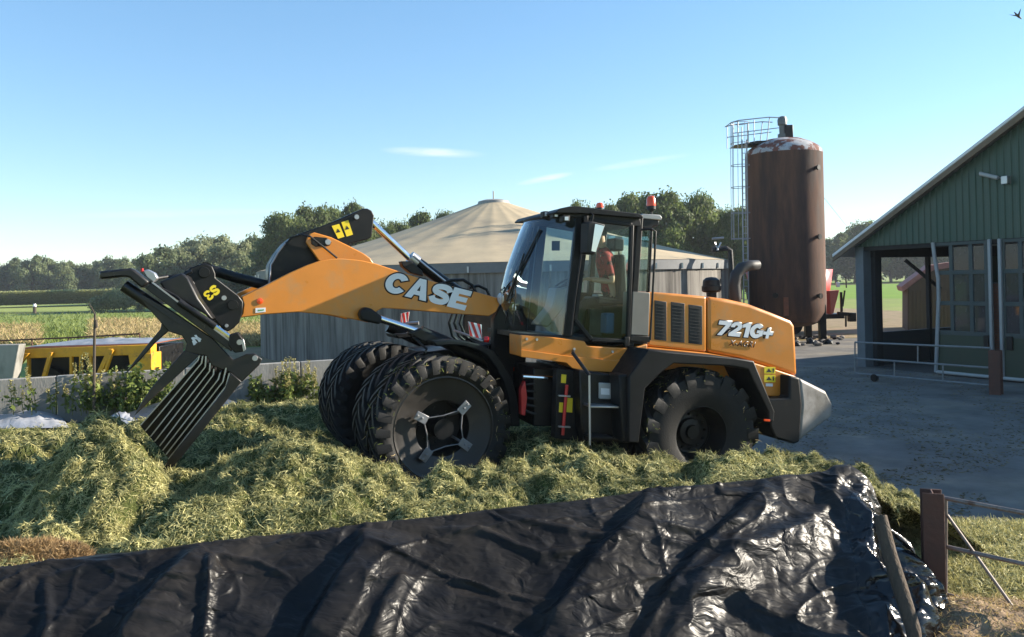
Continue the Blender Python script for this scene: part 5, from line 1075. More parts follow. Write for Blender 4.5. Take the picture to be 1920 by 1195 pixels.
# lift cylinder
lc = tubes(FF, 'lift_cylinder', [(788, 622), (832, 640), (935, 690)], .76, .075, black, LD, 16)
tubes(FF, 'rod', [(692, 591), (790, 624)], .76, .044, chrome, lc, 14)
b = MB(); b.prism([FF.P(x, y, .84) for x, y in [(675, 590), (678, 581), (687, 576), (697, 579), (718, 594), (714, 609), (690, 604), (679, 601)]], FF.n * -.16); b.build('rod_eye', charcoal, lc, bevel=.03, seg=3)
b = MB(); b.prism([FF.P(x, y, .84) for x, y in [(766, 625), (790, 615), (815, 628), (838, 636), (830, 650), (790, 640)]], FF.n * -.16); b.build('rod_guard', black, lc, bevel=.02)
b = MB(); b.tube([FF.P(788, 622, .76) - FF.n * 1.52, FF.P(935, 690, .76) - FF.n * 1.52], .075, 14); b.build('lift_cylinder', black, LD)
tubes(FF, 'boom_hose', [(820, 535, .1), (845, 526, .1), (868, 525, .1), (885, 535, .1), (893, 550, .1)], .1, .022, dblack, LD, 8)
tubes(FF, 'boom_hose', [(880, 540, .05), (897, 536, .05), (912, 543, .05), (918, 556, .05)], .1, .02, dblack, LD, 8)
for k in range(3): tubes(FF, 'boom_hose', [(850 + 9 * k, 586, .3), (842 + 10 * k, 606, .35), (848 + 12 * k, 630, .3), (870 + 14 * k, 650, .3)], .3, .018, dblack, LD, 8)
# link, coupler
tubes(FF, 'tilt_link', [(385, 503), (440, 520), (505, 537)], .0, .065, black, LD, 12)
CP = [(350, 512), (356, 503), (362, 501), (372, 497), (384, 494), (398, 499), (404, 513), (404, 521), (447, 554), (456, 566), (455, 587), (449, 605), (438, 616), (428, 622), (419, 619), (366, 558), (343, 546), (332, 535), (342, 520)]
coup = side(FF, 'coupler', CP, .76, .70, black, LD, bevel=.012)
b = MB(); b.prism([FF.P(x, y, .76) - FF.n * 1.52 for x, y in CP], FF.n * .06); b.build('coupler', black, LD, bevel=.012)
for (x, y, r_) in ((386, 506, .085), (446, 571, .07), (370, 530, .05)):
    b = MB(); p = FF.P(x, y, .70); b.tube([p, p - FF.n * 1.4], r_, 14); b.build('cross_tube', black, coup)
for x, y, r_, m in ((355, 534, .055, steel), (437, 572, .058, black), (420, 559, .028, steel), (425, 611, .02, steel), (383, 511, .06, black)): pin(FF, x, y, .79, .74, r_, m, coup)
text('coupler_lettering', 'S3', FF, (402, 532), (379, 551), (415, 547), .764, yellow, coup, glyphs=True)
# ---------------------------------------------------------------- silage fork on the coupler
k0 = at(370, 640, 8.35); KF = Frame(k0.x, k0.y, R(16))
fork = thing('silage_fork', (k0.x, k0.y, .95), 'black silage fork with long slatted teeth hanging from the loader boom', 'fork')
forkm = pmat('fork_black_paint', (.009, .008, .0078), .42, var=.35, vscale=5, rvar=.15, col2=(.034, .025, .018), c2lo=.52, c2hi=.75, c2scale=4)
kp = lambda name, pts, v0, v1, mat=forkm, bv=.01, par=fork: side(KF, name, pts, v0, v1, mat, par, bevel=bv)
kp('main_beam', [(258, 556), (268, 552), (330, 588), (400, 636), (437, 675), (462, 664), (477, 663), (492, 674), (486, 685), (453, 717), (432, 699), (397, 686), (386, 667), (374, 666), (346, 659), (350, 644), (341, 630), (316, 622), (302, 606)], 0, -.06)
tubes(KF, 'beam_tube', [(233, 536), (340, 608)], -.06, .062, forkm, fork, 16)
kp('upper_bar', [(272, 541), (284, 531), (405, 617), (440, 648), (434, 660), (398, 634)], .03, -.2)
kp('bar_edge', [(284, 530.5), (286, 529), (442, 646), (440, 648)], .034, .0, steel, 0)
kp('hook_arm', [(185, 509), (187, 524), (232, 519), (242, 521), (266, 541), (280, 529), (252, 506), (244, 503)], .06, -.12, forkm, .02)
for pts, v in (([(303, 606), (318, 616), (314, 623), (290, 644), (262, 676), (232, 705), (250, 680), (280, 642), (300, 618)], -.10), ([(346, 657), (374, 666), (366, 674), (314, 722), (287, 746), (268, 765), (251, 781), (263, 758), (280, 732), (295, 714)], 0), ([(432, 699), (453, 716), (400, 783), (341, 857), (310, 890), (293, 898), (314, 864), (360, 806), (421, 731)], .05)):
    kp('tooth', pts, v, v - .05, forkm, .008)
# slats between the two long teeth
tops = [(374, 667, 371, 676), (380, 668, 378, 681), (386, 668, 385, 688), (394, 681, 393, 696), (401, 692, 400, 703), (413, 699, 409, 712), (424, 690, 418, 716), (430, 700, 424, 724)]
bots = [(263, 798), (272, 809), (282, 819), (290, 828), (299, 837), (305, 845), (311, 853), (316, 861)]
for i, ((x0, y0, x1, y1), (x2, y2)) in enumerate(zip(tops, bots)):
    b = MB(); v0, v1 = -.02 + .008 * i, -.55; wpx = 1.1
    q = [KF.P(x0, y0, v0), KF.P(x1, y1, v0), KF.P(x2, y2, v0)]; t_ = KF.h * .007
    f = [q[0] - t_, q[1] - t_, q[2] - t_, q[2] + t_, q[1] + t_, q[0] + t_]; bk = [p + KF.n * (v1 - v0) for p in f]
    b.cur = 1; b.add(f, [(0, 1, 4, 5), (1, 2, 3, 4)]); n0 = len(b.v); b.cur = 0
    b.add(f + bk, [(0, 6, 7, 1), (1, 7, 8, 2), (2, 8, 9, 3), (3, 9, 10, 4), (4, 10, 11, 5), (5, 11, 6, 0), (6, 11, 10, 7), (7, 10, 9, 8)])
    b.build('slat', [forkm, steel], fork, smooth=0)
kp('slat_gap_shade', [(374, 665), (388, 668), (432, 699), (426, 722), (318, 862), (262, 798), (366, 680)], -.30, -.33, forkm, .004)  # black sheet added behind the slats to stand for the shade in their gaps
for (v, m) in ((.06, forkm),):
    rc = tubes(KF, 'fork_cylinder', [(335, 566), (404, 613)], v, .035, black, fork, 12); tubes(KF, 'rod', [(402, 611), (436, 635)], v, .022, chrome, rc, 10)
kp('hinge_block', [(430, 628), (446, 624), (458, 640), (456, 660), (440, 662), (428, 648)], .09, -.1, black)
pin(KF, 449, 642, .1, .05, .03, steel, fork); pin(KF, 478, 672, .02, -.02, .03, steel, fork)
kp('plate_edge', [(452, 638), (457, 636), (461, 656), (456, 660)], .1, .07, steel, .003)
b = MB(); b.tube([KF.P(290, 523, -.2), KF.P(315, 519, -.3), KF.P(345, 516, -.3), KF.P(360, 509, -.3)], .018, 8); b.build('hose', dblack, fork)
b = MB(); b.tube([KF.P(282, 532, -.1), KF.P(300, 540, -.15), KF.P(330, 556, -.1), KF.P(350, 572, 0)], .016, 8); b.build('hose', dblack, fork)
kp('valve_block', [(268, 508), (276, 505), (290, 512), (296, 522), (288, 530), (274, 520)], .0, -.12, steel, .01)
kp('valve_cap', [(264, 504), (268, 503), (268, 510), (264, 510)], .0, -.04, redp, .004)
kp('headstock', [(298, 529), (340, 512), (352, 520), (372, 560), (400, 600), (360, 575), (310, 548)], -.15, -.9, forkm, .02)
# painted maker's mark: a pale zigzag
for q in ([(358, 634), (362, 632), (370, 643), (366, 645)], [(364, 629), (368, 628), (377, 640), (373, 642)], [(360, 640), (363, 638), (367, 646), (363, 648)], [(363, 632), (374, 636), (373, 638), (362, 635)], [(371, 632), (378, 636), (376, 638), (370, 635)]): kp('painted_mark', q, .004, .001, white, 0)

# ---------------------------------------------------------------- driver
def person(label):
    J = {}; V = []; E = []; RAD = []
    def add(p, r, par=None):
        V.append(tuple(p)); RAD.append(r); i = len(V) - 1
        if par is not None: E.append((par, i))
        return i
    Q = lambda px, py, v: RF.P(px, py, v) - Vector((LD.location))
    root = Q(1150, 562, 0)
    pel = add(root, (.15, .12)); ab = add(Q(1144, 535, 0), (.15, .11), pel); ch = add(Q(1136, 500, 0), (.17, .12), ab); sh_ = add(Q(1132, 478, 0), (.13, .09), ch)
    nk = add(Q(1128, 464, 0), (.055, .055), sh_); hd0 = add(Q(1125, 453, 0), (.08, .075), nk); hd = add(Q(1122, 441, 0), (.095, .08), hd0); ht = add(Q(1122, 429, 0), (.07, .06), hd)
    hands = []
    for s in (1, -1):
        so = add(Q(1136, 481, .2 * s), (.065, .065), sh_); ui = add(Q(1143, 506, .25 * s), (.055, .055), so); el = add(Q(1149, 529, .27 * s), (.045, .045), ui)
        fo = add(Q(1126, 526, .22 * s), (.04, .042), el); wr_2 = add(Q(1109, 524, .17 * s), (.028, .032), fo); pa = add(Q(1103, 523, .165 * s), (.034, .022), wr_2)
        d = (Vector(V[pa]) - Vector(V[wr_2])).normalized(); up = Vector((0, 0, 1)); lt = d.cross(up).normalized()
        for k, (off, L_) in enumerate(((-.03, .06), (-.01, .072), (.01, .068), (.03, .052))):
            f1 = add(Vector(V[pa]) + d * .035 + lt * off, (.0095, .0095), pa); f2 = add(Vector(V[f1]) + d * L_ * .5 - up * .012, (.009, .009), f1); add(Vector(V[f2]) + d * L_ * .25 - up * L_ * .5, (.008, .008), f2)
        t1 = add(Vector(V[wr_2]) + d * .03 + lt * .04 * -s, (.011, .011), wr_2); add(Vector(V[t1]) + d * .04 - up * .02, (.009, .009), t1)
        hp = add(Q(1146, 566, .1 * s), (.10, .1), pel); kn = add(Q(1092, 570, .17 * s), (.07, .07), hp); an = add(Q(1082, 618, .16 * s), (.045, .045), kn); add(Q(1064, 626, .17 * s), (.04, .03), an)
    me = bpy.data.meshes.new('person'); me.from_pydata(V, E, []); ob = bpy.data.objects.new('tmp', me); COL.objects.link(ob)
    md = ob.modifiers.new('s', 'SKIN'); md.use_smooth_shade = True; ob.modifiers.new('ss', 'SUBSURF').levels = 2
    for i, sv in enumerate(me.skin_vertices[0].data): sv.radius = RAD[i]; sv.use_root = (i == 0)
    dg = bpy.context.evaluated_depsgraph_get(); m2 = bpy.data.meshes.new_from_object(ob.evaluated_get(dg)); bpy.data.objects.remove(ob)
    ztor, zneck = Q(1150, 556, 0).z, Q(1129, 465, 0).z; elb = Vector(V[10]) if False else None
    m2.materials.clear()
    for m in (skin, plaid, trousers): m2.materials.append(m)
    uel = [(Vector(Q(1146, 518, 0)) - Vector(root)).dot(RF.h)]; zel = Q(1146, 522, 0).z
    for p in m2.polygons:
        c = p.center; rel = (c - root).dot(RF.h); lat = (c - root).dot(RF.n)
        if c.z > zneck: p.material_index = 0
        elif c.z < ztor or (rel > .12 and c.z < ztor + .06): p.material_index = 2
        elif (abs(lat) > .13 and c.z < zel + .03) or (rel > .24): p.material_index = 0
        else: p.material_index = 1
        p.use_smooth = True
    o = bpy.data.objects.new('person', m2); COL.objects.link(o); o.location = LD.location; tag(o, label, 'person')
    hc = Q(1122, 438, 0); b = MB(); rows = []
    for i in range(9):
        ph = i / 8 * math.pi * .62; rows.append([hc + Vector((math.sin(ph) * math.cos(a) * .105, math.sin(ph) * math.sin(a) * .098, math.cos(ph) * .105 + .01)) - RF.h * .012 for a in [2 * math.pi * k / 20 for k in range(21)]])
    b.grid(rows); b.build('hair', hairm, o, local=True, smooth=60)
    b = MB(); hx = RF.h
    for s in (1, -1):
        e = Vector(hc) + hx * .088 + RF.n * .034 * s - Vector((0, 0, .015)); b.lathe([(0, .012), (.006, .009), (.008, .001)], e, hx, 8)
    b.build('eyes', dblack, o, local=True)
    b = MB(); n0 = Vector(hc) + hx * .088 - Vector((0, 0, .03)); b.add([n0 + Vector((0, 0, .025)), n0 + RF.n * .014 - Vector((0, 0, .01)), n0 - RF.n * .014 - Vector((0, 0, .01)), n0 + hx * .026 - Vector((0, 0, .006))], [(0, 1, 3), (0, 3, 2), (1, 2, 3), (0, 2, 1)]); b.build('nose', skin, o, local=True)
person('driver in red plaid shirt seated in the loader cab holding the wheel')
# ---------------------------------------------------------------- heap of cut grass
def tps(ctrl):
    C = np.array([[p.x, p.y] for p in ctrl]); Z = np.array([p.z for p in ctrl]); n = len(C)
    U = lambda r2: np.where(r2 > 1e-9, r2 * np.log(np.maximum(r2, 1e-9)), 0)
    K = U(((C[:, None] - C[None]) ** 2).sum(-1)) + np.eye(n) * .06; Pm = np.c_[np.ones(n), C]; A = np.zeros((n + 3, n + 3)); A[:n, :n] = K; A[:n, n:] = Pm; A[n:, :n] = Pm.T
    s = np.linalg.solve(A, np.r_[Z, 0, 0, 0])
    def f(x, y):
        x, y = np.asarray(x, float), np.asarray(y, float); o = s[n] + s[n + 1] * x + s[n + 2] * y
        for i in range(n): o = o + s[i] * U((x - C[i, 0]) ** 2 + (y - C[i, 1]) ** 2)
        return o
    return f
NW = lambda X: 6.28 + .325 * X        # near wall line
ctrl = [Vector((X, NW(X) + .02, .97)) for X in (-7, -5.5, -4, -3, -2, -1, 0, 1, 2, 2.7)]
ctrl += [at(*q) for q in [(420, 880, 7.1), (600, 858, 7.3), (690, 880, 7.4), (740, 906, 7.5), (830, 908, 7.6), (950, 900, 7.8), (1050, 880, 8.0), (1150, 876, 8.2), (1240, 894, 8.3), (1320, 897, 8.4), (1400, 894, 8.4), (1450, 896, 8.3),
        (500, 930, 6.5), (700, 945, 6.7), (900, 925, 6.95), (350, 960, 6.1), (220, 800, 8.0), (180, 845, 7.2), (200, 798, 7.7), (190, 772, 8.6), (190, 925, 6.9), (165, 860, 7.3), (245, 865, 7.5), (270, 905, 7.0), (325, 925, 7.9), (360, 915, 8.2), (310, 905, 8.4), (410, 895, 8.2), (345, 935, 7.3), (280, 880, 8.9), 
        (420, 772, 14.5), (540, 776, 14.8), (1100, 848, 10), (1000, 850, 9.6)]]
ctrl += [Vector(q) for q in [(-4.55, 7.2, .56), (-4.35, 6.5, .62), (-3.3, 6.35, .72), (-2.7, 6.45, .74), (-3.9, 6.3, .66), (-3.0, 5.9, .82), (-5.0, 8.2, .55), (-4.8, 9.6, .62), (-6.5, 9, .62), (-6.2, 7.2, .65), (-5.8, 11, .6), (-2.9, 8.9, .56), (-3.5, 10.2, .62), (-2.5, 9.9, .6), (-4, 11.6, .58), (-3, 13.2, .5), (-8, 12.5, .3), (-9.5, 14.5, .22), (-6, 15, .25), (-3.5, 17, .3), (-.9, 9.25, .34), (-.6, 8.9, .36), (2.15, 9.95, .10), (2.6, 10.1, .08), (.6, 10.8, .5), (-2.0, 12.0, .38), (0, 13, .4), (2, 14, .15), (0, 16, .2), (3.6, 9.2, .32), (3.4, 8.3, .62), (4.1, 10, .02), (4.6, 9, -.08), (4.4, 12, -.1), (3.3, 12, .05), (4.2, 8.3, .1), (-9, 9.5, .8), (-8, 7, .85)]]
hz = tps(ctrl)
def worley(x, y, seed):
    ix, iy = np.floor(x), np.floor(y); best = np.full(np.shape(x), 9.0)
    for i in (-1, 0, 1):
        for j in (-1, 0, 1):
            a, b_ = ix + i, iy + j; z0 = np.zeros_like(a); best = np.minimum(best, (x - a - _h(a, b_, z0, seed)) ** 2 + (y - b_ - _h(a, b_, z0, seed + 1)) ** 2)
    return np.sqrt(best)
def heap_z(x, y, fine=True):
    z = hz(x, y); e = np.clip((z + .05) / .3, 0, 1)
    z = z + e * (.22 * (fbm(x * 1.4, y * 1.4, 3, 3) - .5) + .34 * (fbm(x * 3.0, y * 3.0, 3, 9) - .5) * (.5 + .5 * np.clip(z, 0, 1)))
    wx, wy = x + .12 * (vnoise(x * 4, y * 4, 0, 51) - .5), y + .12 * (vnoise(x * 4, y * 4, 0, 52) - .5)
    z = z + e * (.32 * (np.sqrt(np.maximum(1.05 - worley(wx * 2.6, wy * 2.6, 53) ** 2 * 1.6, 0)) - .7) * (.1 + 1.5 * vnoise(x * 1.1, y * 1.1, 0, 54)) + .075 * (np.sqrt(np.maximum(1.05 - worley(wx * 7.5, wy * 7.5, 57) ** 2 * 1.6, 0)) - .7))
    z = z + e * .10 * (np.abs(2 * vnoise(x * 5.3, y * 5.3, 0, 21) - 1) * -1 + .5)
    if fine: z = z + e * .06 * (vnoise(x * 14, y * 14, 0, 5) - .5)
    # pressed flat under the wheels
    for (fr, v, L, zc, w) in ((FF, 1.40, .5, .335, .34), (FF, .8, .5, .335, .34), (FF, -.8, .5, .335, .34), (FF, -1.4, .5, .335, .34), (RF, .97, .5, .10, .33), (RF, -.97, .5, .1, .33)):
        c = fr.W(0, v, 0); dx, dy = x - c.x, y - c.y; u = dx * fr.h.x + dy * fr.h.y; vv = dx * fr.n.x + dy * fr.n.y
        Rw = .82; lim = np.where(np.abs(u) < Rw, zc + Rw - np.sqrt(np.maximum(Rw * Rw - u * u, 0)), 9) + np.maximum(0, np.abs(vv) - w) * 3.0 - .015
        z = np.minimum(z, lim)
    # stay below the black sheet's edge
    t = y - NW(x); z = np.minimum(z, .97 + np.maximum(t, 0) * .42 + .05 * (vnoise(x * 6, y * 6, 0, 8) - .3))
    return z
step = .05
xs = np.arange(-9.8, 4.8, step); ys = np.arange(3.4, 19.6, step); X, Y = np.meshgrid(xs, ys); Z = heap_z(X, Y)
farl = (X - A0.x) * wn_.x + (Y - A0.y) * wn_.y
ok = (Y > NW(X) + .0) & (farl < -.02) & (Z > -.03)
idx = np.arange(X.size).reshape(X.shape); fok = ok[:-1, :-1] & ok[1:, :-1] & ok[:-1, 1:] & ok[1:, 1:]
fc = np.stack([idx[:-1, :-1], idx[:-1, 1:], idx[1:, 1:], idx[1:, :-1]], -1)[fok]
usedv = np.unique(fc); remap = np.full(X.size, -1); remap[usedv] = np.arange(len(usedv)); fc = remap[fc]
grass_base = pmat('grass_clamp', (.055, .066, .018), .9, var=.45, vscale=14, col2=(.20, .175, .06), c2lo=.5, c2hi=.68, c2scale=5, bump=.9, bscale=45, spec=.15)
me = bpy.data.meshes.new('cut_grass_heap'); co = np.stack([X.ravel(), Y.ravel(), Z.ravel()], 1)[usedv]
me.from_pydata([], [], []); me.vertices.add(len(co)); me.vertices.foreach_set('co', co.ravel()); nf = len(fc); me.loops.add(4 * nf); me.loops.foreach_set('vertex_index', fc.astype(np.int32).ravel()); me.polygons.add(nf); me.polygons.foreach_set('loop_start', np.arange(0, 4 * nf, 4, dtype=np.int32)); me.update(); me.validate()
o = finish(me, 'cut_grass_heap', grass_base, smooth=80); tag(o, 'big heap of cut green grass spread through the silage bunker', 'grass heap', kind='stuff')
# loose blades on it
gr_l = leafmat('cut_grass_blades', (.050, .066, .019), (.68, .62, .28), rough=.65, trans=.22)
rs = np.random.RandomState(77)
def scatter(n, cond, seed, L, wid, tint, name, label, boost=None):
    r = np.random.RandomState(seed); x = r.uniform(-9.6, 4.7, n); y = r.uniform(3.6, 19.4, n); k = cond(x, y, r); x, y = x[k], y[k]
    z = heap_z(x, y); fl = (x - A0.x) * wn_.x + (y - A0.y) * wn_.y; k = (z > -.015) & (y > NW(x) + .01) & (fl < -.05); x, y, z = x[k], y[k], z[k]
    e = .03; gx, gy = (heap_z(x + e, y) - z) / e, (heap_z(x, y + e) - z) / e; nrm = np.stack([-gx, -gy, np.ones_like(gx)], 1); nrm /= np.linalg.norm(nrm, axis=1)[:, None]
    d = r.normal(size=(len(x), 3)); d -= .8 * (d * nrm).sum(1)[:, None] * nrm; d /= np.linalg.norm(d, axis=1)[:, None]; d += nrm * .14
    tn = tint + .5 * (fbm(x * 1.3, y * 1.3, 3, 31) - .5) + .6 * (vnoise(x * 7, y * 7, 0, 33) - .5)
    return blades(name, np.stack([x, y, z - .006 + .022 * r.uniform(size=len(x)) ** 2], 1), L, wid, gr_l, tn, seed + 1, dirs=d, label=label, cat='grass')
near = lambda x, y, r: (y - NW(x) < 2.9) & (np.abs(x) / np.maximum(y, 1) < .70)
scatter(3600000, lambda x, y, r: near(x, y, r) & (r.uniform(size=len(x)) < .62), 81, .052, .0052, .5, 'loose_grass', 'fine cut grass blades lying on the near part of the heap')
scatter(500000, lambda x, y, r: ~near(x, y, r) & (np.abs(x) / np.maximum(y, 1) < .72) & (r.uniform(size=len(x)) < np.clip(9.5 / y, 0, 1) ** 2), 85, .095, .009, .42, 'loose_grass', 'cut grass blades lying on the far part of the heap')
scatter(80000, lambda x, y, r: near(x, y, r), 88, .11, .0045, .5, 'loose_grass', 'longer loose stalks lying on the near part of the heap')
# bits of grass, straw and dirt trodden over the yard
r = np.random.RandomState(401); yp = []
for _ in range(9000):
    px, py = r.uniform(1420, 1930), 690 + 300 * r.uniform() ** 1.3
    if vnoise(np.array(px * .012), np.array(py * .03), 0, 9) < .42: continue
    q = gnd(px, py); yp.append((q.x, q.y, .007))
dd = r.normal(size=(len(yp), 3)); dd[:, 2] *= .08
blades('yard_litter', yp, .07, .012, straw_b0 := leafmat('yard_litter_straw', (.06, .05, .03), (.30, .24, .12)), .4, 402, dirs=dd, label='bits of straw and grass trodden over the yard', cat='litter')
# straw-brown lump at the lower left, brown rim by the wall
def mound(name, c, rx, ry, h, mat, label, seed, n=0, bl=None, cat='heap', kind='stuff', L=.1, wid=.007, yaw=0, tint=.5):
    nx = 60; rows = []; g_ = np.linspace(-1, 1, nx); GX, GY = np.meshgrid(g_, g_); rr = np.sqrt(GX ** 2 + GY ** 2)
    f = lambda a, b_: h * np.clip(1 - (a * a + b_ * b_), 0, 1) ** .8 * (.55 + .9 * fbm((a * rx + c[0]) * 5, (b_ * ry + c[1]) * 5, 4, seed)) - .02
    GZ = f(GX, GY); b = MB(); cy, sy = math.cos(yaw), math.sin(yaw); W_ = lambda a, b_, z: Vector((c[0] + a * rx * cy - b_ * ry * sy, c[1] + a * rx * sy + b_ * ry * cy, c[2] + z))
    b.grid([[W_(GX[j, i], GY[j, i], GZ[j, i]) for i in range(nx)] for j in range(nx)]); o = b.build(name, mat, smooth=80, recalc=False); tag(o, label, cat, kind=kind)
    if n:
        r = np.random.RandomState(seed); a = r.uniform(-1, 1, n); b_ = r.uniform(-1, 1, n); k = a * a + b_ * b_ < .97; a, b_ = a[k], b_[k]; z = f(a, b_)
        P_ = np.stack([c[0] + a * rx * cy - b_ * ry * sy, c[1] + a * rx * sy + b_ * ry * cy, c[2] + z], 1); d = r.normal(size=(len(a), 3)); d[:, 2] = np.abs(d[:, 2]) * .6
        blades('loose_straw' if bl is straw_l else 'loose_grass', P_, L, wid, bl, tint, seed + 2, dirs=d, label=label.replace('heap', 'blades') , cat='grass')
    return f
brownb = pmat('brown_straw_clamp', (.20, .13, .06), .95, var=.4, vscale=18, bump=.8, bscale=50, spec=.1)
straw_b = leafmat('brown_straw', (.15, .085, .035), (.42, .29, .14), trans=.2)
p = at(55, 1035, 5.55); mound('straw_heap', (p.x, p.y, p.z - .1), .42, .3, .2, brownb, 'small brown straw heap at the left beside the tarp edge', 91, 22000, straw_b, tint=.45, L=.055, wid=.005)
p = gnd(470, 784, .3); mound('straw_heap', (p.x, p.y, .22), 1.6, .5, .2, brownb, 'brown straw heap lying at the wall behind the fork', 93, 6000, straw_b, L=.16, wid=.012)
# ground right of the post: trampled grass and sand
grb = pmat('trampled_grass', (.15, .135, .05), .95, var=.35, vscale=10, bump=.9, bscale=30, col2=(.24, .18, .10), c2lo=.5, c2hi=.65, c2scale=3, spec=.1)
p = gnd(1905, 1065); mound('trampled_grass_heap', (p.x + .3, p.y + .05, -.01), 1.9, 1.5, .10, grb, 'loose pale grass heap on the ground behind the pipe gate', 95, 60000, gr_l, L=.075, wid=.008, tint=.62)
sand_m = pmat('sand', (.25, .175, .11), .95, var=.3, vscale=12, bump=1.0, bscale=28, spec=.1, col2=(.14, .10, .06), c2lo=.52, c2hi=.66, c2scale=8)
p = gnd(1830, 1210); mound('sand_heap', (p.x + .25, p.y - .05, -.005), 1.05, .95, .22, sand_m, 'bare sand heap below the pipe gate at the lower right', 97, 5000, straw_l, L=.06, wid=.006)

# ---------------------------------------------------------------- black silage sheet over the near wall
DIRS = Vector((1, .325, 0)).normalized(); MM = Vector((DIRS.y, -DIRS.x, 0))
s0_, s1_, r0_, r1_ = -6.2, 4.15, -.12, 3.0
ns_, nr_ = 760, 300
TT, RR = np.meshgrid(np.linspace(0, 1, ns_), np.linspace(r0_, r1_, nr_))
s_end = lambda r: 3.62 - .06 * np.maximum(r, 0) - .22 * np.maximum(r, 0) ** 2 + .06 * np.sin(r * 9) + .04 * np.sin(r * 23)
SS = s0_ + (s_end(RR) - s0_) * TT ** .9
def base_z(s, r):
    end = s_end(r) - .50; fall = np.clip((s - end) / .48, 0, 1); fall = fall * fall * (3 - 2 * fall)
    top = .985 - .04 * np.clip((s - 2) / 2, 0, 1); k = np.clip(r / 1.55, 0, 1)
    z = top * (1 - k) ** 1.15 - .25 * np.maximum(-r, 0) + .02
    return z * (1 - fall) + .03
def wp(s, r): return (DIRS.x * s + MM.x * r, 6.28 + DIRS.y * s + MM.y * r)
def sr_of(px, py):
    q = ray(px, py)
    for d in np.arange(3.2, 9.5, .02):
        x, y, z = q.x * d, d, H + q.z * d; dx, dy = x, y - 6.28; s = dx * DIRS.x + dy * DIRS.y; r = dx * MM.x + dy * MM.y
        if z <= float(base_z(np.array(s), np.array(r))): return s, r
    return s, r
def fold(poly, amp, wl, wr, taper=.15):
    """crest along a polyline given by picture points; wl/wr fall-off at its left / right"""
    P_ = [sr_of(*q) for q in poly]; best = np.full(SS.shape, 1e9); sign = np.zeros(SS.shape); along = np.zeros(SS.shape); tot = sum(math.dist(P_[i], P_[i + 1]) for i in range(len(P_) - 1)); acc = 0
    for (a, c) in zip(P_[:-1], P_[1:]):
        ax_, ay_ = c[0] - a[0], c[1] - a[1]; L = math.hypot(ax_, ay_); t = np.clip(((SS - a[0]) * ax_ + (RR - a[1]) * ay_) / (L * L), 0, 1); dx, dy = SS - a[0] - t * ax_, RR - a[1] - t * ay_; d = np.hypot(dx, dy)
        k = d < best; best = np.where(k, d, best); sign = np.where(k, np.sign(ax_ * dy - ay_ * dx), sign); along = np.where(k, (acc + t * L) / tot, along); acc += L
    e = np.clip(np.minimum(along, 1 - along) / taper, 0, 1) ** .7
    q_ = np.clip(best / wr, 0, 1); pr_ = np.where(sign < 0, 1 - q_ * q_ * (3 - 2 * q_), np.exp(-(best / wl) ** 2)); return amp * pr_ * (.2 + .8 * e)
D_ = np.zeros(SS.shape)
wob = .03 * (vnoise(SS * 2.2, RR * 2.2, 0, 4) - .5)
for poly, amp, wl, wr in [([(1222, 922), (1190, 985), (1120, 1050), (1040, 1160), (1010, 1230)], .13, .05, .30), ([(1438, 905), (1425, 935), (1330, 1030), (1255, 1120), (1190, 1230)], .12, .05, .32), ([(1610, 895), (1560, 950), (1500, 1000), (1380, 1050), (1310, 1100), (1240, 1230)], .09, .06, .25),
        ([(385, 1030), (300, 1110), (210, 1230)], .12, .06, .25), ([(396, 1040), (392, 1120), (380, 1230)], .05, .03, .06), ([(684, 995), (680, 1040), (630, 1110), (560, 1230)], .14, .05, .30), ([(760, 1090), (720, 1150), (690, 1230)], .07, .05, .2),
        ([(690, 1028), (800, 1066), (955, 1126)], .035, .02, .03), ([(400, 1046), (480, 1060), (545, 1090)], .03, .02, .03), ([(620, 1000), (640, 985), (690, 998)], .04, .03, .05), ([(85, 1090), (200, 1060), (300, 1040)], .03, .02, .05), ([(85, 1090), (90, 1160), (80, 1230)], .03, .03, .05),
        ([(950, 975), (1080, 1000), (1200, 1020)], .04, .03, .05), ([(800, 1000), (900, 1000), (1010, 1045), (1180, 1022)], .04, .03, .05), ([(0, 1135), (120, 1150), (330, 1168)], .02, .02, .03), ([(0, 1150), (120, 1168), (330, 1180)], .02, .02, .03), ([(1170, 920), (1240, 930), (1330, 915)], .04, .03, .04),
        ([(1290, 900), (1350, 925), (1420, 920)], .04, .03, .04), ([(1225, 1000), (1330, 1005), (1390, 985)], .05, .03, .04), ([(1225, 1025), (1320, 1035), (1400, 1040)], .05, .03, .04), ([(500, 1030), (560, 1012), (640, 1002)], .03, .03, .04)]:
    D_ += fold(poly, amp * .8, wl, wr * (2.0 if amp > .1 else 1.0))
x1, y1 = SS + .35 * (vnoise(SS * 1.3, RR * 1.3, 0, 11) - .5), RR + .35 * (vnoise(SS * 1.3 + 9, RR * 1.3, 0, 12) - .5)
mess = np.clip((SS - 2.62 + .55 * RR) / .5, 0, 1); mess = np.maximum(mess * np.clip((RR + .1) / .45, 0, 1), .0)
crease = lambda a, b_, sd, p: ridged(a, b_, sd) ** p
calm = .016 * crease(x1 * .9 + .35 * y1, y1 * 3.6, 61, 14) + .014 * crease(x1 * 1.7 - .8 * y1, y1 * 4.4, 62, 12) + .010 * crease(x1 * 3.1, y1 * 2.6, 63, 10) + .016 * ridged(x1 * 1.6, y1 * 6.5, 2) ** 2 + .014 * ridged(x1 * 4.5 + y1 * 2, y1 * 9, 3) ** 2 + .007 * ridged(x1 * 13, y1 * 15, 5) + .05 * (fbm(SS * .9, RR * .9, 2, 6) - .5)
tri = lambda v: np.abs((v % 1.0) - .5) * 2
wv = lambda sc, sd: vnoise(SS * sc, RR * sc, 0, sd) - .5
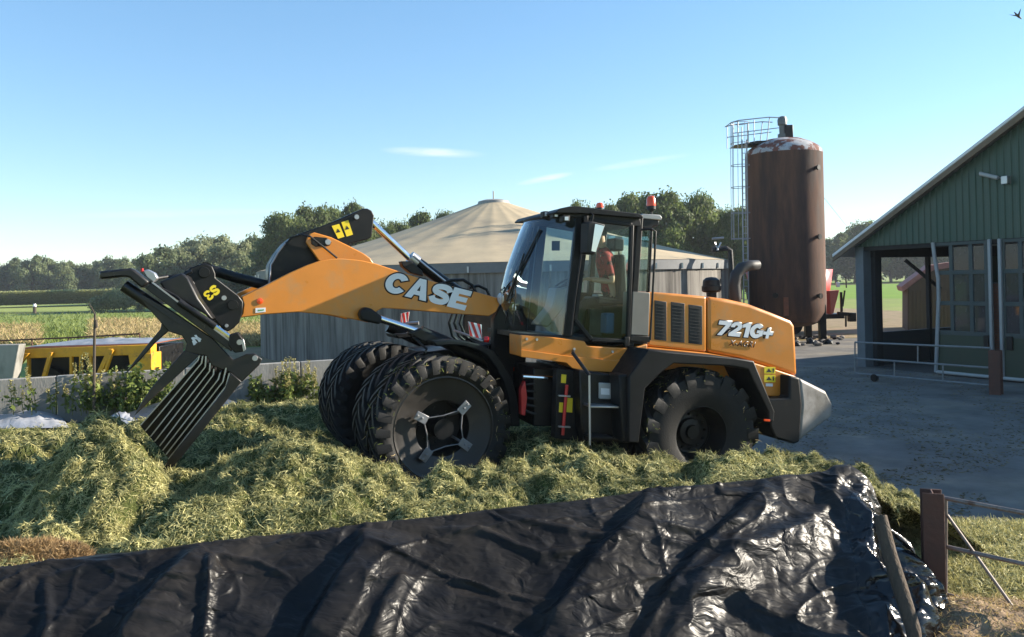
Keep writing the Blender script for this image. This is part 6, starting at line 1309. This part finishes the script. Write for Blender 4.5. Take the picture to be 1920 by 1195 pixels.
wild_old = .34 * (ridged(x1 * 1.5 + .6 * y1, y1 * 1.1, 14) ** 1.6 - .35) + .17 * (ridged(x1 * 3.2 - y1, y1 * 2.4 + x1, 15) ** 1.5 - .35) + .085 * (ridged(x1 * 6 + y1 * 2, y1 * 5, 16) ** 1.4 - .3) + .03 * ridged(x1 * 13, y1 * 12, 17)
def facet(ang, fr, w1, sd): c, s__ = math.cos(ang), math.sin(ang); return tri((SS * c + RR * s__) * fr + w1 * wv(1.1, sd) + .5 * w1 * wv(2.6, sd + 1)) - .5
wild = .24 * facet(.35, 1.15, 1.0, 201) * (.4 + 1.2 * vnoise(SS * 1.2, RR * 1.2, 0, 210)) + .18 * facet(-.75, 1.7, .9, 203) * (.3 + 1.3 * vnoise(SS * 1.5, RR * 1.5, 0, 211)) + .07 * facet(1.2, 3.1, .8, 205) * (.3 + 1.4 * vnoise(SS * 2, RR * 2, 0, 212)) + .03 * facet(.1, 6.2, .9, 207) * (.2 + 1.6 * vnoise(SS * 3, RR * 3, 0, 213)) + .008 * facet(-1.1, 11, 1.0, 208) + .08 * (fbm(SS * 1.1, RR * 1.1, 2, 215) - .4)
cr = lambda a, b_, sd, pw: ridged(a, b_, sd) ** pw
calm = .022 * cr(x1 * .7 + .3 * y1, y1 * 2.9, 61, 26) + .018 * cr(x1 * 1.3 - .8 * y1, y1 * 3.6, 62, 22) + .014 * cr(x1 * 2.3 + y1, y1 * 2.2, 63, 18) + .010 * cr(x1 * 4.2, y1 * 8.5, 64, 10) * vnoise(SS * 1.4, RR * 1.4, 0, 66) * 1.6 + .005 * (facet(1.35, 1.6, 1.4, 221)) + .008 * facet(1.1, 4.2, 1.6, 223) * vnoise(SS, RR, 0, 67) + .004 * facet(.6, 9, 1.8, 225) * vnoise(SS * 1.3, RR * 1.3, 0, 68) + .028 * (fbm(SS * .8, RR * .8, 2, 6) - .5)
edge = np.clip((RR - r0_) / .22, 0, 1)
wild *= np.clip((s_end(RR) - SS) / .35, .12, 1)
D_ = (D_ * (1 - .5 * mess) + calm) * (.25 + .75 * edge) + mess * wild * .8
BZ = base_z(SS, RR); eps = .01
gzs, gzr = (base_z(SS + eps, RR) - BZ) / eps, (base_z(SS, RR + eps) - BZ) / eps; nl_ = np.sqrt(gzs ** 2 + gzr ** 2 + 1)
PS, PR, PZ = SS - gzs / nl_ * D_, RR - gzr / nl_ * D_, np.maximum(BZ + D_ / nl_, .012 + .03 * np.clip(D_, 0, 1))
PX, PY = DIRS.x * PS + MM.x * PR, 6.28 + DIRS.y * PS + MM.y * PR
idx = np.arange(SS.size).reshape(SS.shape); fc = np.stack([idx[:-1, :-1], idx[1:, :-1], idx[1:, 1:], idx[:-1, 1:]], -1).reshape(-1, 4)
tarp_m = pmat('black_silage_film', (.008, .008, .009), .30, var=.5, vscale=3, rvar=.08, bump=.06, bscale=14, spec=.2, col2=(.030, .026, .022), c2lo=.42, c2hi=.72, c2scale=1.7)
me = bpy.data.meshes.new('black_silage_sheet'); me.vertices.add(SS.size); me.vertices.foreach_set('co', np.stack([PX.ravel(), PY.ravel(), PZ.ravel()], 1).ravel()); nf = len(fc); me.loops.add(4 * nf); me.loops.foreach_set('vertex_index', fc.astype(np.int32).ravel()); me.polygons.add(nf); me.polygons.foreach_set('loop_start', np.arange(0, 4 * nf, 4, dtype=np.int32)); me.update(); me.validate()
da_ = me.attributes.new('dust', 'FLOAT', 'POINT'); da_.data.foreach_set('value', np.clip(1.0 - np.clip(mess * 1.6 - .5, 0, 1) - .25 * np.clip(vnoise(SS * 2, RR * 2, 0, 301) * 2 - 1, 0, 1), 0, 1).ravel())
_t = tarp_m.node_tree; _N = _t.nodes; _p = _N['Principled BSDF']; _a = _N.new('ShaderNodeAttribute'); _a.attribute_name = 'dust'
_m = _N.new('ShaderNodeMapRange'); _m.inputs['To Min'].default_value = .5; _m.inputs['To Max'].default_value = .12; _t.links.new(_a.outputs['Fac'], _m.inputs['Value']); _t.links.new(_m.outputs[0], _p.inputs['Specular IOR Level']); _m = _N.new('ShaderNodeMapRange'); _m.inputs['To Min'].default_value = .18; _m.inputs['To Max'].default_value = .42; _t.links.new(_a.outputs['Fac'], _m.inputs['Value']); _t.links.new(_m.outputs[0], _p.inputs['Roughness'])
_tc = _N.new('ShaderNodeTexCoord'); _nz = _N.new('ShaderNodeTexNoise'); _nz.inputs['Scale'].default_value = 2.5; _nz.inputs['Detail'].default_value = 3; _t.links.new(_tc.outputs['Object'], _nz.inputs['Vector'])
_va = _N.new('ShaderNodeVectorMath'); _va.operation = 'MULTIPLY_ADD'; _va.inputs[1].default_value = (.35, .35, .35); _t.links.new(_nz.outputs['Color'], _va.inputs[0]); _t.links.new(_tc.outputs['Object'], _va.inputs[2])
_prev = None
for _sc, _st, _ds, _ro in ((1.6, .9, .030, (0, .25, .33)), (2.6, .9, .018, (0, -.5, .33)), (5.5, .8, .009, (0, .1, .33)), (9, .7, .005, (0, 1.0, .33)), (16, .6, .0025, (0, -.2, .33))):
    _mp = _N.new('ShaderNodeMapping'); _mp.inputs['Rotation'].default_value = _ro; _mp.inputs['Scale'].default_value = (.42, 1.6, 1.9); _mp.inputs['Location'].default_value = (_sc * 3, _sc, 2); _t.links.new(_va.outputs[0], _mp.inputs[0])
    _v0 = _N.new('ShaderNodeTexNoise'); _v0.inputs['Scale'].default_value = _sc; _v0.inputs['Detail'].default_value = 1.5; _t.links.new(_mp.outputs[0], _v0.inputs['Vector'])
    _v1 = _N.new('ShaderNodeMath'); _v1.operation = 'SUBTRACT'; _v1.inputs[1].default_value = .5; _t.links.new(_v0.outputs['Fac'], _v1.inputs[0]); _v2 = _N.new('ShaderNodeMath'); _v2.operation = 'ABSOLUTE'; _t.links.new(_v1.outputs[0], _v2.inputs[0])
    _vo = _N.new('ShaderNodeMath'); _vo.operation = 'MULTIPLY'; _vo.inputs[1].default_value = 3.0; _vo.use_clamp = True; _t.links.new(_v2.outputs[0], _vo.inputs[0])
    _bp = _N.new('ShaderNodeBump'); _bp.inputs['Strength'].default_value = _st; _bp.inputs['Distance'].default_value = _ds; _t.links.new(_vo.outputs[0], _bp.inputs['Height'])
    if _prev: _t.links.new(_prev.outputs[0], _bp.inputs['Normal'])
    _prev = _bp
_t.links.new(_prev.outputs[0], _p.inputs['Normal'])
_l = _p.inputs['Base Color'].links[0].from_socket; _mx = _N.new('ShaderNodeMix'); _mx.data_type = 'RGBA'; _mx.inputs['A'].default_value = (.0065, .0065, .0075, 1); _t.links.new(_l, _mx.inputs['B']); _t.links.new(_a.outputs['Fac'], _mx.inputs['Factor']); _t.links.new(_mx.outputs['Result'], _p.inputs['Base Color'])
o = finish(me, 'black_silage_sheet', tarp_m, smooth=0); me.polygons.foreach_set('use_smooth', [True] * nf)
tag(o, 'large wrinkled black plastic silage sheet draped over the near bunker wall', 'plastic sheet')
# log leaning on the sheet, laid on its surface
_d = (PY.ravel()); _x = CX; 
_lx, _ly = PX.ravel() / _d * F, -(PZ.ravel() - H) / _d * F
_px, _py = CX + cR * _lx + sR * _ly, CY - sR * _lx + cR * _ly
def sheet_d(px, py, rad=10):
    k = (np.abs(_px - px) < rad) & (np.abs(_py - py) < rad); return float(_d[k].min()) if k.any() else 6.2
LP = [(1650, 968), (1668, 1040), (1690, 1110), (1712, 1180), (1718, 1225)]
dl_ = [sheet_d(*q) for q in LP]; dtop = min(dl_[0], dl_[1] + .05) - .10; dbot = 6.15
dd_ = [dtop + (dbot - dtop) * k for k in (0, .33, .66, .95, 1.1)]; sh_ft = min(0, min(a - .07 - b_ for a, b_ in zip(dl_[:4], dd_[:4])))
b = MB(); b.tube([at(*q, d + sh_ft) for q, d in zip(LP, dd_)], [.05, .053, .055, .052, .047], 14)
o = b.build('wooden_log', pmat('log_bark', (.075, .053, .037), .9, var=.35, vscale=9, bump=.8, bscale=30, stretch=(2, 2, .4), col2=(.05, .04, .03), c2lo=.5, c2hi=.65, c2scale=8)); tag(o, 'round weathered log leaning on the crumpled tarp end', 'log')
# protos that were never placed would stand at the origin
for k, pr in enumerate(protos):
    if k not in used:
        for ch in list(pr.children): bpy.data.objects.remove(ch)
        bpy.data.objects.remove(pr)

# ---------------------------------------------------------------- thin air between the fields and the far trees
b = MB(); b.box((0, 250, 12), (900, 720, 26.4))
me = bpy.data.meshes.new('haze'); me.from_pydata(b.v, [], b.f); hm = bpy.data.materials.new('summer_haze'); hm.use_nodes = True; hn = hm.node_tree; hn.nodes.remove(hn.nodes['Principled BSDF'])
pv = hn.nodes.new('ShaderNodeVolumePrincipled'); pv.inputs['Color'].default_value = (.86, .92, 1.0, 1); pv.inputs['Density'].default_value = .00028; pv.inputs['Anisotropy'].default_value = .2
hn.links.new(pv.outputs[0], hn.nodes['Material Output'].inputs['Volume'])
tag(finish(me, 'haze', hm, smooth=0), 'thin pale summer haze over the fields', 'haze', kind='stuff')
